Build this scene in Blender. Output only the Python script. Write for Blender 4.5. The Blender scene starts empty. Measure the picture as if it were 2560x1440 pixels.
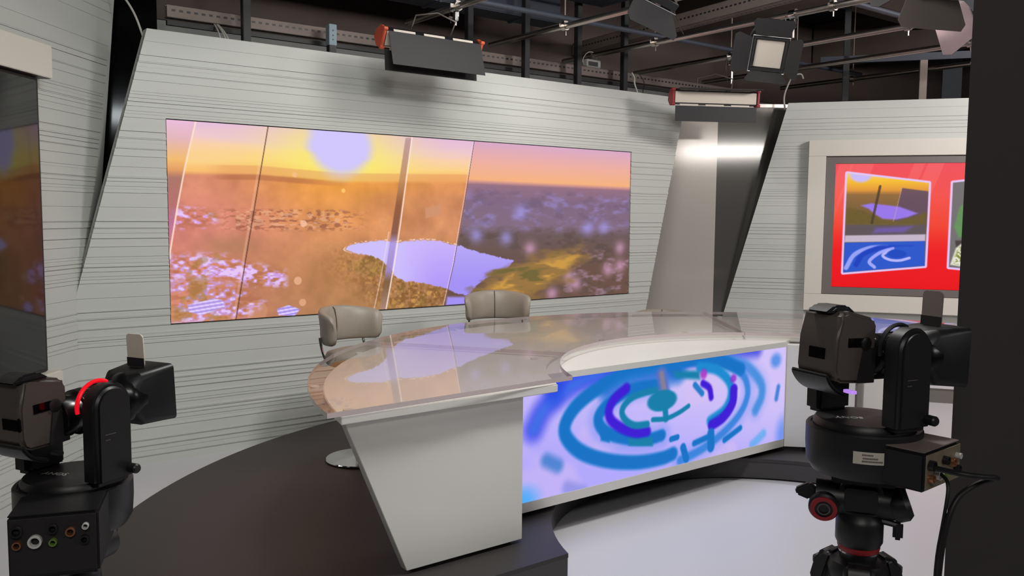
import bpy, bmesh, math, random
import numpy as np
from mathutils import Matrix, Vector, Quaternion
SC = bpy.context.scene
COL = SC.collection
PI = math.pi
def R(a): return math.radians(a)

# ------------------------------------------------------------------ camera
cam = bpy.data.objects.new('camera', bpy.data.cameras.new('camera'))
COL.objects.link(cam)
cam.data.sensor_width = 36.0
cam.data.lens = 2170.0 / 2560.0 * 36.0
cam.data.clip_start = 0.05
_p, _r = R(4.81), R(0.495)
_f = Vector((0, math.cos(_p), -math.sin(_p)))
_x0 = Vector((1, 0, 0)); _u0 = _x0.cross(_f)
_x = _x0 * math.cos(_r) + _u0 * math.sin(_r); _u = _x.cross(_f)
cam.matrix_world = Matrix(((_x.x, _u.x, -_f.x, 0), (_x.y, _u.y, -_f.y, 0), (_x.z, _u.z, -_f.z, 1.635), (0, 0, 0, 1)))
SC.camera = cam

# ------------------------------------------------------------------ world, exposure, studio lights
w = bpy.data.worlds.new('world'); SC.world = w; w.use_nodes = True
w.node_tree.nodes['Background'].inputs[0].default_value = (0.9, 0.95, 1.0, 1)
w.node_tree.nodes['Background'].inputs[1].default_value = 0.03
SC.view_settings.view_transform = 'Standard'
SC.view_settings.look = 'None'
SC.view_settings.exposure = 0.0
SC.view_settings.gamma = 1.0
SC.view_settings.use_curve_mapping = False
def area_light(name, loc, target, sx, sy, power, col=(1, 1, 1), spread=180):
    l = bpy.data.lights.new(name, 'AREA'); l.shape = 'RECTANGLE'; l.size = sx; l.size_y = sy
    l.energy = power; l.color = col; l.spread = R(spread)
    o = bpy.data.objects.new(name, l); COL.objects.link(o); o.location = loc
    o.rotation_euler = (Vector(target) - Vector(loc)).to_track_quat('-Z', 'Y').to_euler()
    return o
area_light('key_light', (.45, 3.0, 3.4), (.5, 4.3, .6), .4, .35, 56, (1.0, .97, .93))
area_light('wall_wash_left', (-.1, 2.9, 3.4), (-1.4, 6.2, 1.3), 1.2, .6, 30, (.95, 1.0, .97))
area_light('wall_wash_centre', (.7, 5.3, 3.5), (.4, 7.6, 1.2), 1.2, .6, 37, (1.0, .98, .94))
area_light('wall_wash_right', (4.9, 5.6, 3.4), (3.2, 8.7, 1.3), .9, .5, 116, (1.0, .95, .93))
area_light('desk_top_light', (1.3, 4.9, 3.6), (1.3, 4.9, 0), 1.5, 1.5, 13, (1.0, .98, .95))
area_light('floor_light', (2.0, 3.2, 3.4), (2.0, 4.0, 0), 1.0, 1.0, 4, (.95, .95, 1.0))
area_light('bar_light_right', (5.2, -1.0, 3.07), (2.2, 9.0, 2.2), 2.5, .15, 36, (1.0, .98, .96))
area_light('bar_light_left', (.1, -1.0, 3.07), (-1.6, 6.0, 2.2), 2.0, .2, 36, (1.0, .97, .93))


# ------------------------------------------------------------------ materials
def s2l(c):
    return tuple((x / 12.92 if x <= 0.04045 else ((x + 0.055) / 1.055) ** 2.4) for x in c)
def rgb(r, g, b): return s2l((r / 255, g / 255, b / 255)) + (1,)
def mat(name, col, rough=0.5, metal=0.0, var=0.06, scale=30.0, bump=0.0, coat=0.0, spec=0.5, stretch=None, emit=0.0):
    m = bpy.data.materials.new(name); m.use_nodes = True
    nt = m.node_tree; b = nt.nodes['Principled BSDF']
    tc = nt.nodes.new('ShaderNodeTexCoord'); mp = nt.nodes.new('ShaderNodeMapping')
    if stretch: mp.inputs['Scale'].default_value = stretch
    nt.links.new(tc.outputs['Object'], mp.inputs['Vector'])
    n = nt.nodes.new('ShaderNodeTexNoise'); n.inputs['Scale'].default_value = scale; n.inputs['Detail'].default_value = 4
    nt.links.new(mp.outputs['Vector'], n.inputs['Vector'])
    mr = nt.nodes.new('ShaderNodeMapRange'); mr.inputs['To Min'].default_value = 1 - var; mr.inputs['To Max'].default_value = 1 + var
    nt.links.new(n.outputs['Fac'], mr.inputs['Value'])
    mx = nt.nodes.new('ShaderNodeVectorMath'); mx.operation = 'SCALE'
    mx.inputs[0].default_value = col[:3]
    nt.links.new(mr.outputs['Result'], mx.inputs['Scale'])
    nt.links.new(mx.outputs['Vector'], b.inputs['Base Color'])
    b.inputs['Roughness'].default_value = rough; b.inputs['Metallic'].default_value = metal
    b.inputs['Specular IOR Level'].default_value = spec
    if coat: b.inputs['Coat Weight'].default_value = coat; b.inputs['Coat Roughness'].default_value = 0.03
    if bump:
        bp = nt.nodes.new('ShaderNodeBump'); bp.inputs['Strength'].default_value = bump; bp.inputs['Distance'].default_value = 0.002
        nt.links.new(n.outputs['Fac'], bp.inputs['Height']); nt.links.new(bp.outputs['Normal'], b.inputs['Normal'])
    if emit:
        b.inputs['Emission Color'].default_value = col; b.inputs['Emission Strength'].default_value = emit
    return m
M = {}
M['slat'] = mat('slat_paint', rgb(195, 197, 192), 0.45, var=0.015, scale=3)
M['white'] = mat('white_lacquer', rgb(222, 221, 216), 0.28, var=0.01, scale=4)
M['cream'] = mat('cream_frame', rgb(214, 208, 198), 0.5, var=0.01, scale=4)
M['floor'] = mat('white_floor', rgb(200, 199, 203), 0.35, var=0.015, scale=1.2)
M['deck'] = mat('charcoal_vinyl', rgb(47, 43, 43), 0.5, var=0.08, scale=6)
M['riser'] = mat('dark_riser', rgb(60, 58, 58), 0.6)
M['black'] = mat('black_plastic', rgb(27, 26, 28), 0.42, var=0.12, scale=60, bump=0.03)
M['blackm'] = mat('black_matte', rgb(30, 27, 28), 0.75, var=0.12, scale=40)
M['drape'] = mat('black_drape', rgb(62, 56, 57), 0.9, var=0.12, scale=200)
M['body'] = mat('camera_grey', rgb(84, 77, 73), 0.38, var=0.12, scale=300, bump=0.08)
M['glossblack'] = mat('gloss_black', rgb(10, 10, 12), 0.08, var=0.05)
M['tvglass'] = mat('screen_glass', rgb(16, 16, 18), 0.06, var=0.02, spec=0.9)
M['chrome'] = mat('chrome', rgb(205, 205, 205), 0.12, 1.0, var=0.02)
M['steel'] = mat('galvanised_pipe', rgb(165, 158, 152), 0.3, 1.0, var=0.12, scale=15)
M['brushed'] = mat('brushed_panel', rgb(196, 188, 180), 0.12, 0.22, bump=0.04, var=0.03, scale=3, stretch=(160, 160, 0.6))
M['blackpanel'] = mat('black_polished_panel', rgb(34, 36, 38), 0.08, 0.9, var=0.05, scale=3, stretch=(160, 160, 0.6))
M['brushedk'] = mat('dark_brushed_panel', rgb(118, 116, 112), 0.09, 0.6, bump=0.04, var=0.05, scale=3, stretch=(160, 160, 0.6))
M['channel'] = mat('galvanised_channel', rgb(120, 108, 102), 0.55, 0.5, var=0.12, scale=12)
M['darkpost'] = mat('dark_post', rgb(20, 20, 23), 0.5, var=0.1)
M['concrete'] = mat('dusty_concrete', rgb(92, 80, 74), 0.95, var=0.25, scale=2.2)
M['slab'] = mat('dark_ceiling', rgb(60, 53, 50), 0.95, var=0.3, scale=1.5)
M['deckmetal'] = mat('ribbed_deck', rgb(48, 50, 54), 0.7, var=0.2, scale=4)
M['duct'] = mat('slate_duct', rgb(52, 56, 66), 0.6, 0.2, var=0.15, scale=3)
M['greywall'] = mat('grey_wall', rgb(150, 150, 148), 0.85, var=0.06, scale=2)
M['brownwall'] = mat('brown_wall', rgb(86, 74, 70), 0.9, var=0.15, scale=2)
M['leather'] = mat('taupe_leather', rgb(146, 136, 124), 0.45, var=0.05, scale=120, bump=0.06)
M['seam'] = mat('dark_thread', rgb(70, 60, 54), 0.7)
M['brown'] = mat('brown_upholstery', rgb(86, 58, 48), 0.6)
M['orange'] = mat('orange_endcap', rgb(196, 84, 56), 0.5)
M['redcap'] = mat('red_endcap', rgb(140, 40, 46), 0.5)
M['diffuser'] = mat('lamp_diffuser', rgb(196, 186, 174), 0.6, var=0.02)
M['leaf'] = mat('barn_door_black', rgb(40, 39, 40), 0.6, 0.2, var=0.1)
M['leafgrey'] = mat('barn_door_grey', rgb(188, 190, 192), 0.5, 0.2, var=0.04)  # door colour lightened to stand for lamp light falling on it
M['leafpink'] = mat('barn_door_warm', rgb(210, 178, 180), 0.6, var=0.05)
M['cable'] = mat('white_cable', rgb(190, 186, 178), 0.6)
M['cablek'] = mat('black_cable', rgb(20, 19, 20), 0.5)
M['red'] = mat('red_ring', rgb(150, 26, 34), 0.4)
M['tally'] = mat('lit_red_ring', rgb(225, 12, 30), 0.3, emit=0.75)
M['tan'] = mat('tan_plate', rgb(238, 226, 208), 0.6, var=0.03)  # left tally plate, colour raised to stand for brighter light on it
M['taupe'] = mat('taupe_plate', rgb(128, 116, 112), 0.6, var=0.03)  # on the right tally plate this darker tone imitates weaker light
M['paper'] = mat('sticker_paper', rgb(205, 198, 186), 0.7)
M['ink'] = mat('grey_ink', rgb(90, 86, 82), 0.7)
M['silver'] = mat('silver_print', rgb(205, 205, 200), 0.5)
M['connector'] = mat('connector_plate', rgb(150, 138, 116), 0.5, 0.4, var=0.2, scale=80)
M['green'] = mat('green_socket', rgb(110, 140, 60), 0.5)
M['copper'] = mat('copper_socket', rgb(190, 130, 96), 0.35, 0.8)
M['lens'] = mat('lens_black', rgb(17, 17, 19), 0.25, var=0.1)
M['bluetag'] = mat('pale_blue_bracket', rgb(140, 158, 168), 0.6)
M['lilac'] = mat('lilac_indicator', rgb(190, 140, 240), 0.5, emit=0.8)
M['bezel'] = mat('grey_bezel', rgb(112, 106, 102), 0.4, var=0.02)

def acrylic():
    m = bpy.data.materials.new('clear_acrylic'); m.use_nodes = True
    nt = m.node_tree; nt.nodes.clear()
    o = nt.nodes.new('ShaderNodeOutputMaterial'); mx = nt.nodes.new('ShaderNodeMixShader')
    t = nt.nodes.new('ShaderNodeBsdfTransparent'); t.inputs[0].default_value = (0.93, 0.915, 0.91, 1)
    g = nt.nodes.new('ShaderNodeBsdfGlossy'); g.inputs['Roughness'].default_value = 0.015
    fr = nt.nodes.new('ShaderNodeFresnel'); fr.inputs['IOR'].default_value = 1.75
    nz = nt.nodes.new('ShaderNodeTexNoise'); nz.inputs['Scale'].default_value = 3
    bp = nt.nodes.new('ShaderNodeBump'); bp.inputs['Strength'].default_value = 0.01; bp.inputs['Distance'].default_value = 0.001
    nt.links.new(nz.outputs['Fac'], bp.inputs['Height']); nt.links.new(bp.outputs['Normal'], g.inputs['Normal'])
    ge = nt.nodes.new('ShaderNodeNewGeometry'); iv = nt.nodes.new('ShaderNodeMath'); iv.operation = 'SUBTRACT'; iv.inputs[0].default_value = 1.0
    nt.links.new(ge.outputs['Backfacing'], iv.inputs[1]); ml = nt.nodes.new('ShaderNodeMath'); ml.operation = 'MULTIPLY'
    nt.links.new(fr.outputs[0], ml.inputs[0]); nt.links.new(iv.outputs[0], ml.inputs[1])
    nt.links.new(ml.outputs[0], mx.inputs[0]); nt.links.new(t.outputs[0], mx.inputs[1]); nt.links.new(g.outputs[0], mx.inputs[2])
    nt.links.new(mx.outputs[0], o.inputs[0])
    return m
M['acrylic'] = acrylic()
M['acrylic_edge'] = mat('acrylic_edge', rgb(196, 182, 182), 0.12, var=0.08, scale=12, stretch=(3, 3, 40))
def screen_mat(name, strength):
    m = bpy.data.materials.new(name); m.use_nodes = True
    nt = m.node_tree; b = nt.nodes['Principled BSDF']
    a = nt.nodes.new('ShaderNodeAttribute'); a.attribute_name = 'picture'
    nt.links.new(a.outputs['Color'], b.inputs['Emission Color'])
    b.inputs['Emission Strength'].default_value = strength
    b.inputs['Base Color'].default_value = (0.01, 0.01, 0.012, 1); b.inputs['Roughness'].default_value = 0.5
    b.inputs['Specular IOR Level'].default_value = 0.15
    return m
M['ledmain'] = screen_mat('led_picture', 1.0)

# ------------------------------------------------------------------ mesh helpers
class B:
    """collects shapes in one bmesh, becomes ONE mesh object"""
    def __init__(s): s.bm = bmesh.new(); s.mats = []
    def _add(s, t, mi=0):
        for f in t.faces: f.material_index = mi
        me = bpy.data.meshes.new('tmp'); t.to_mesh(me); t.free(); s.bm.from_mesh(me); bpy.data.meshes.remove(me)
        return s
    def _bev(s, t, bev, seg=2):
        if bev > 0:
            t.normal_update()
            es = [e for e in t.edges if len(e.link_faces) == 2 and e.calc_face_angle(0) > 0.5]
            bmesh.ops.bevel(t, geom=es, offset=bev, segments=seg, affect='EDGES', clamp_overlap=True)
    def box(s, lo, hi, bev=0.0, mtx=None, mi=0, seg=2):
        t = bmesh.new(); bmesh.ops.create_cube(t, size=1)
        lo = Vector(lo); hi = Vector(hi); c = (lo + hi) / 2; d = hi - lo
        for v in t.verts: v.co = Vector((v.co.x * d.x, v.co.y * d.y, v.co.z * d.z)) + c
        s._bev(t, bev, seg)
        if mtx: t.transform(mtx)
        return s._add(t, mi)
    def prism(s, poly, a, b, axis='z', bev=0.0, mtx=None, mi=0, seg=2):
        t = bmesh.new()
        def P(p, h): return {'z': (p[0], p[1], h), 'y': (p[0], h, p[1]), 'x': (h, p[0], p[1])}[axis]
        lo = [t.verts.new(P(p, a)) for p in poly]; hi = [t.verts.new(P(p, b)) for p in poly]
        n = len(poly); t.faces.new(lo); t.faces.new(hi[::-1])
        for i in range(n): t.faces.new((lo[i], hi[i], hi[(i + 1) % n], lo[(i + 1) % n]))
        bmesh.ops.recalc_face_normals(t, faces=t.faces)
        s._bev(t, bev, seg)
        if mtx: t.transform(mtx)
        return s._add(t, mi)
    def lathe(s, prof, seg=32, mtx=None, mi=0, a0=0.0, a1=2 * PI):
        t = bmesh.new(); full = abs(a1 - a0 - 2 * PI) < 1e-6
        ns = seg if full else seg + 1
        rings = []
        for k in range(ns):
            a = a0 + (a1 - a0) * k / seg
            rings.append([t.verts.new((r * math.cos(a), r * math.sin(a), z)) for r, z in prof])
        for k in range(seg):
            A = rings[k]; C = rings[(k + 1) % ns]
            for i in range(len(prof) - 1):
                try: t.faces.new((A[i], C[i], C[i + 1], A[i + 1]))
                except ValueError: pass
        bmesh.ops.remove_doubles(t, verts=t.verts, dist=1e-6)
        bmesh.ops.recalc_face_normals(t, faces=t.faces)
        if mtx: t.transform(mtx)
        return s._add(t, mi)
    def cyl(s, p, q, r, seg=16, r2=None, mi=0):
        p = Vector(p); q = Vector(q); d = q - p; L = d.length
        m = Matrix.Translation(p) @ d.to_track_quat('Z', 'Y').to_matrix().to_4x4()
        r2 = r if r2 is None else r2
        return s.lathe([(0, 0), (r, 0), (r2, L), (0, L)], seg, m, mi)
    def tube(s, pts, r, seg=8, mi=0, smooth=0, closed=False):
        pts = [Vector(p) for p in pts]
        for _ in range(smooth):
            q = [pts[0]]
            for i in range(len(pts) - 1):
                q += [pts[i] * .75 + pts[i + 1] * .25, pts[i] * .25 + pts[i + 1] * .75]
            q.append(pts[-1]); pts = q
        t = bmesh.new(); rings = []
        n = len(pts); up = Vector((0, 0, 1))
        tg = (pts[1] - pts[0]).normalized()
        nrm = tg.cross(up)
        if nrm.length < 1e-3: nrm = tg.cross(Vector((1, 0, 0)))
        nrm.normalize()
        for i in range(n):
            if closed: d = (pts[(i + 1) % n] - pts[i - 1]).normalized()
            else: d = (pts[min(i + 1, n - 1)] - pts[max(i - 1, 0)]).normalized()
            nrm = (nrm - d * nrm.dot(d)).normalized(); bn = d.cross(nrm)
            rings.append([t.verts.new(pts[i] + nrm * r * math.cos(2 * PI * k / seg) + bn * r * math.sin(2 * PI * k / seg)) for k in range(seg)])
        for i in range(n if closed else n - 1):
            A = rings[i]; C = rings[(i + 1) % n]
            for k in range(seg): t.faces.new((A[k], A[(k + 1) % seg], C[(k + 1) % seg], C[k]))
        if not closed: t.faces.new(rings[0][::-1]); t.faces.new(rings[-1])
        bmesh.ops.recalc_face_normals(t, faces=t.faces)
        return s._add(t, mi)
    def loft(s, rings, cap=True, mi=0, mtx=None):
        t = bmesh.new(); rr = [[t.verts.new(p) for p in ring] for ring in rings]
        m = len(rr[0])
        for i in range(len(rr) - 1):
            for k in range(m): t.faces.new((rr[i][k], rr[i][(k + 1) % m], rr[i + 1][(k + 1) % m], rr[i + 1][k]))
        if cap: t.faces.new(rr[0][::-1]); t.faces.new(rr[-1])
        bmesh.ops.recalc_face_normals(t, faces=t.faces)
        if mtx: t.transform(mtx)
        return s._add(t, mi)
    def quad(s, pts, mi=0):
        t = bmesh.new(); t.faces.new([t.verts.new(p) for p in pts]); return s._add(t, mi)
    def make(s, name, material, parent=None, smooth=35, **tags):
        me = bpy.data.meshes.new(name); s.bm.to_mesh(me); s.bm.free()
        for mm in (material if isinstance(material, (list, tuple)) else [material]): me.materials.append(mm)
        if smooth:
            me.shade_smooth()
            me.set_sharp_from_angle(angle=R(smooth))
        o = bpy.data.objects.new(name, me); COL.objects.link(o)
        if parent: o.parent = parent
        for k, v in tags.items(): o[k] = v
        return o
def empty(name, loc=(0, 0, 0), rz=0.0, rot=None, **tags):
    o = bpy.data.objects.new(name, None); COL.objects.link(o); o.location = loc
    o.empty_display_size = 0.1
    if rot is not None: o.rotation_mode = 'QUATERNION'; o.rotation_quaternion = rot
    else: o.rotation_euler = (0, 0, rz)
    for k, v in tags.items(): o[k] = v
    return o
def copy_tree(o, parent=None):
    c = o.copy(); COL.objects.link(c)
    if parent: c.parent = parent
    for ch in list(o.children): copy_tree(ch, c)
    return c
def arc(cx, cy, r, a0, a1, n):
    return [(cx + r * math.cos(R(a0 + (a1 - a0) * i / n)), cy + r * math.sin(R(a0 + (a1 - a0) * i / n))) for i in range(n + 1)]
def rrect(x0, y0, x1, y1, r, n=5):
    p = []
    for cx, cy, a in ((x1 - r, y1 - r, 0), (x0 + r, y1 - r, 90), (x0 + r, y0 + r, 180), (x1 - r, y0 + r, 270)):
        p += arc(cx, cy, r, a, a + 90, n)
    return p
def text_mesh(name, body, size, material, parent, mtx, extrude=0.0005, **tags):
    cu = bpy.data.curves.new(name, 'FONT'); cu.body = body; cu.size = size; cu.extrude = extrude
    cu.align_x = 'CENTER'; cu.align_y = 'CENTER'
    t = bpy.data.objects.new(name, cu); COL.objects.link(t)
    dg = bpy.context.evaluated_depsgraph_get()
    me = bpy.data.meshes.new_from_object(t.evaluated_get(dg)); bpy.data.objects.remove(t)
    me.transform(mtx); me.materials.clear(); me.materials.append(material)
    o = bpy.data.objects.new(name, me); COL.objects.link(o); o.parent = parent
    for k, v in tags.items(): o[k] = v
    return o

# set axes: the centre wall, the desk and the lighting grid share the direction U, N points away through the centre wall
AU = R(37.5)
UX, UY = math.cos(AU), math.sin(AU)
def un(u, n, z=0.0): return Vector((u * UX - n * UY, u * UY + n * UX, z))
WALL_C = (-2.443, 5.473)     # centre wall base point
WALL_R = (2.766, 8.865); A_R = R(-17.1)
WALL_L = (-2.676, 5.295); A_L = R(86.9)
DESK_C = (1.51, 4.316)
HP = 0.135                   # platform height

# ------------------------------------------------------------------ pictures shown on the screens (panel coordinates, 0..1)
MAIN={'l1': [(0.0448, -0.003), (0.0267, 0.2237), (0.0132, 0.4291), (0.0, 0.663)], 'l2': [(0.1617, 0.0009), (0.1365, 0.4246), (0.1204, 0.692), (0.1027, 0.9994)], 'band': [(0.4221, 0.0085), (0.4348, 0.0061), (0.3812, 1.0004), (0.3672, 0.9977)], 'bandedge': [(0.4356, 0.0059), (0.4109, 0.5065), (0.3981, 0.7367), (0.3804, 1.0002)], 'bandlight': [(0.4113, 0.0106), (0.3901, 0.5065), (0.3691, 0.8257), (0.3558, 0.9956)], 'l3': [(0.5749, 0.0034), (0.5522, 0.3851), (0.5286, 0.748), (0.5069, 0.9999)], 'lake': [(0.2981, 0.6481), (0.3098, 0.6265), (0.3278, 0.6139), (0.3573, 0.606), (0.3776, 0.6022), (0.4024, 0.6123), (0.4277, 0.6063), (0.4622, 0.6005), (0.4976, 0.6089), (0.523, 0.6315), (0.5432, 0.6372), (0.5762, 0.6732), (0.6246, 0.7061), (0.6738, 0.7401), (0.6577, 0.7897), (0.6151, 0.8307), (0.5814, 0.8889), (0.5643, 0.9483), (0.5344, 0.9314), (0.5068, 0.8957), (0.4754, 0.8673), (0.4448, 0.8491), (0.4191, 0.8411), (0.4006, 0.811), (0.3873, 0.7541), (0.3693, 0.7113), (0.3491, 0.6871), (0.3214, 0.6718)], 'lake2': [(0.5141, 0.9501), (0.5625, 0.9579), (0.555, 1.0011), (0.5105, 1.003)], 'sun': [(0.2921, 0.0528)], 'horizon': [(-0.0005, 0.256), (0.1415, 0.2437), (0.2915, 0.2658), (0.5706, 0.2433), (1.0, 0.2523)], 'haze': [(0.2915, 0.244)], 'farsky': [(0.0147, 0.2252), (0.1416, 0.2273), (0.155, 0.2504), (0.4111, 0.2541)], 'ridge': [(0.0234, 0.2727), (0.0635, 0.2644), (0.1082, 0.2737), (0.1313, 0.2693), (0.1362, 0.23), (0.1414, 0.2724), (0.1823, 0.2807), (0.2466, 0.2809)], 'lilac1': [(0.0041, 0.4392), (0.0314, 0.4284), (0.0718, 0.447), (0.0747, 0.487), (0.0492, 0.5309), (0.0065, 0.5228)], 'town': [(-0.0006, 0.663), (0.0298, 0.6572), (0.0864, 0.669), (0.1256, 0.713), (0.1872, 0.7609), (0.1882, 0.8356), (0.1384, 0.8393), (0.0857, 0.791), (0.0045, 0.7811)], 'town2': [(0.0015, 0.7808), (0.0601, 0.7879), (0.1117, 0.8252), (0.1516, 0.9253), (0.1107, 1.0011), (0.0017, 0.9979)], 'house': [(0.0255, 0.9131), (0.0658, 0.8859), (0.0818, 0.8967), (0.0848, 0.934), (0.0463, 0.9673), (0.0277, 0.9475)], 'stad': [(0.1722, 0.9608), (0.1934, 0.9434), (0.2134, 0.9686), (0.2039, 1.0035), (0.1756, 0.9935)], 'block': [(0.4648, 0.4125), (0.4975, 0.3947), (0.4993, 0.4468), (0.4648, 0.4711)], 'bokeh': [(0.2218, 0.5047), (0.2967, 0.3222), (0.2104, 0.8128), (0.2071, 0.2446), (0.3745, 0.4952), (0.1377, 0.9648), (0.2186, 0.9327)], 'treeR': [(0.5644, 0.9607), (0.6054, 0.8671), (0.68, 0.7611), (0.764, 0.6947), (0.853, 0.6569), (0.8766, 0.7235), (0.8201, 0.8539), (0.7225, 0.9864), (0.572, 1.0042)], 'blobs': [(0.689, 0.4296), (0.8753, 0.5383), (0.9225, 0.5332), (0.5807, 0.575), (0.6541, 0.5943), (0.8201, 0.8539), (0.8431, 0.9108), (0.9368, 0.8252), (0.9735, 0.8007), (0.9724, 0.6738), (0.7762, 0.9685), (0.7159, 0.6658)]}
DESK={'blob': [(0.4682, 0.3442), (0.5297, 0.3485), (0.4732, 0.4207)], 'stem': [(0.4792, 0.416), (0.4839, 0.5226)], 'under': [(0.4338, 0.5087), (0.4851, 0.5232), (0.5343, 0.4895), (0.5717, 0.4429)], 'cone': [(0.4627, 0.0906), (0.4752, 0.2582)], 'box': [(0.5052, 0.0766), (0.6131, 0.1158), (0.6141, 0.2005), (0.5183, 0.1486)], 'mag': [(0.6299, 0.1526)], 'mag2': [(0.7577, 0.2478)], 'r1': [(0.4461, 0.2314), (0.399, 0.2411), (0.3589, 0.2646), (0.331, 0.3198), (0.3214, 0.3869), (0.335, 0.465), (0.3668, 0.5283), (0.4134, 0.5428)], 'r2': [(0.3354, 0.1717), (0.2916, 0.2598), (0.2759, 0.3586), (0.2875, 0.449), (0.3271, 0.54), (0.3731, 0.5998), (0.414, 0.6107)], 'r2b': [(0.6277, 0.2442), (0.6548, 0.3015), (0.664, 0.3987)], 'r2c': [(0.7614, 0.3608), (0.7563, 0.5023), (0.7196, 0.6207), (0.6694, 0.6798)], 'r3': [(0.4636, 0.1869), (0.3526, 0.193), (0.2808, 0.2762), (0.2436, 0.3715), (0.247, 0.4712), (0.2829, 0.5672), (0.3506, 0.646), (0.4205, 0.6834), (0.4684, 0.6762)], 'b1': [(0.2458, 0.5337), (0.2829, 0.5672), (0.2791, 0.6404), (0.2506, 0.6066)], 'b2': [(0.3448, 0.6284), (0.4353, 0.6765), (0.4361, 0.7614), (0.3482, 0.707)], 'r3b': [(0.6127, 0.0774), (0.6862, 0.1345), (0.7393, 0.2724), (0.7482, 0.419), (0.7222, 0.5505), (0.6621, 0.6323)], 'r4': [(0.7904, 0.1642), (0.7055, 0.0554), (0.6183, 0.0028), (0.4619, 0.002), (0.3233, 0.0531), (0.2314, 0.1433), (0.1644, 0.2657), (0.1322, 0.4136), (0.143, 0.5417), (0.1927, 0.6863), (0.2792, 0.8069), (0.3813, 0.8819), (0.4705, 0.8974), (0.5134, 0.88)], 'r4w': [(0.2745, 0.161), (0.3575, 0.1017), (0.4387, 0.0817), (0.5238, 0.0833)], 'r5': [(0.5424, 0.9624), (0.6288, 0.9041), (0.715, 0.7932), (0.7898, 0.6301), (0.8231, 0.4509), (0.8136, 0.2853), (0.7761, 0.151)], 'r6': [(0.7051, 0.0239), (0.8115, 0.1396), (0.8799, 0.3273), (0.8896, 0.4793), (0.8621, 0.6233)], 'r7': [(0.0367, 0.3921), (0.0648, 0.247), (0.1083, 0.1463), (0.1683, 0.0561), (0.2464, -0.0035)], 'top': [(0.0979, 0.0352), (0.1833, -0.0131), (0.4025, -0.0186), (0.6508, -0.0249), (0.8599, -0.0221)], 'k1': [(0.5057, 0.7335), (0.5305, 0.7271)], 'k2': [(0.7953, 0.7752), (0.7262, 0.863)], 'k3': [(0.5985, 0.8251), (0.6507, 0.7956)], 'k4': [(0.5537, 0.8388), (0.5678, 0.9621)], 'k5': [(0.9033, 0.8918), (0.8526, 0.9806)], 'k6': [(0.0765, 0.6804), (0.1114, 0.7485)], 'k7': [(0.9685, 0.4206), (0.9604, 0.543)], 'k8': [(0.9523, 0.1308)], 'k9': [(0.667, 0.7603), (0.6688, 0.9029)], 'k10': [(0.1428, 0.9599), (0.1896, 1.0257)], 'k11': [(0.5952, 0.2467), (0.6256, 0.3436)], 'k12': [(0.6554, 0.629), (0.7023, 0.6045)]}
TV={'card': [(0.0505, 0.0764), (0.3926, 0.1558), (0.392, 0.8138), (0.0493, 0.8841)], 'hor': [(0.0521, 0.2485), (0.3929, 0.2477)], 'sun': [(0.1089, 0.0877)], 'lake': [(0.1144, 0.3357), (0.1563, 0.3179), (0.2056, 0.3282), (0.2754, 0.3435), (0.3523, 0.3956), (0.3119, 0.4267), (0.2641, 0.4474), (0.2082, 0.4417), (0.1723, 0.4021), (0.1468, 0.3622)], 'band': [(0.1918, 0.1816), (0.1634, 0.4761)], 'edge': [(0.2822, 0.195), (0.254, 0.461)], 'dark': [(0.2836, 0.195), (0.3922, 0.2214), (0.3923, 0.498), (0.254, 0.461)], 'trees': [(0.0544, 0.3564), (0.1224, 0.3759), (0.1726, 0.4155), (0.2084, 0.4484), (0.2644, 0.4608), (0.3392, 0.4196), (0.3895, 0.3859), (0.3886, 0.4849), (0.0538, 0.4917)], 'desk': [(0.0552, 0.4917), (0.3921, 0.4875), (0.3889, 0.5775), (0.0521, 0.58)], 'refl': [(0.1819, 0.516), (0.3343, 0.4993), (0.301, 0.5466), (0.1688, 0.5566)], 'white': [(0.0521, 0.58), (0.3885, 0.5616), (0.3885, 0.6173), (0.0497, 0.6344)], 'blue': [(0.0498, 0.6385), (0.3884, 0.6146), (0.392, 0.8138), (0.0493, 0.8841)], 's1': [(0.0614, 0.8452), (0.0948, 0.7348), (0.1574, 0.6783), (0.2272, 0.6558)], 's2': [(0.2555, 0.6749), (0.2006, 0.7172), (0.1599, 0.7864), (0.1821, 0.8328)], 's3': [(0.3267, 0.7526), (0.2857, 0.7744), (0.2438, 0.7694), (0.2151, 0.7369), (0.2421, 0.6955)], 's4': [(0.1037, 0.816), (0.1303, 0.7334), (0.1858, 0.6841), (0.2549, 0.6481), (0.3377, 0.6388)], 'blob': [(0.274, 0.7212)], 'card2': [(0.4893, 0.1537), (0.7734, 0.094), (0.7957, 0.8627), (0.4898, 0.8186)], 'plant': [(0.5198, 0.3516), (0.5374, 0.3123), (0.5486, 0.56), (0.5227, 0.587), (0.5036, 0.4957)], 'pot': [(0.5098, 0.607), (0.5465, 0.6059), (0.5414, 0.6651), (0.5147, 0.666)], 'wh': [(0.4947, 0.7986), (0.5147, 0.666), (0.5467, 0.6125), (0.5521, 0.8158)], 'w1': [(0.0433, 0.0066), (0.0056, 0.2487)], 'w2': [(0.1142, 0.0076), (0.0058, 0.6017)], 'w3': [(0.3496, 0.0113), (0.3007, 0.2479)], 'w4': [(0.4173, 0.0123), (0.3691, 0.2478)]}

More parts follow.
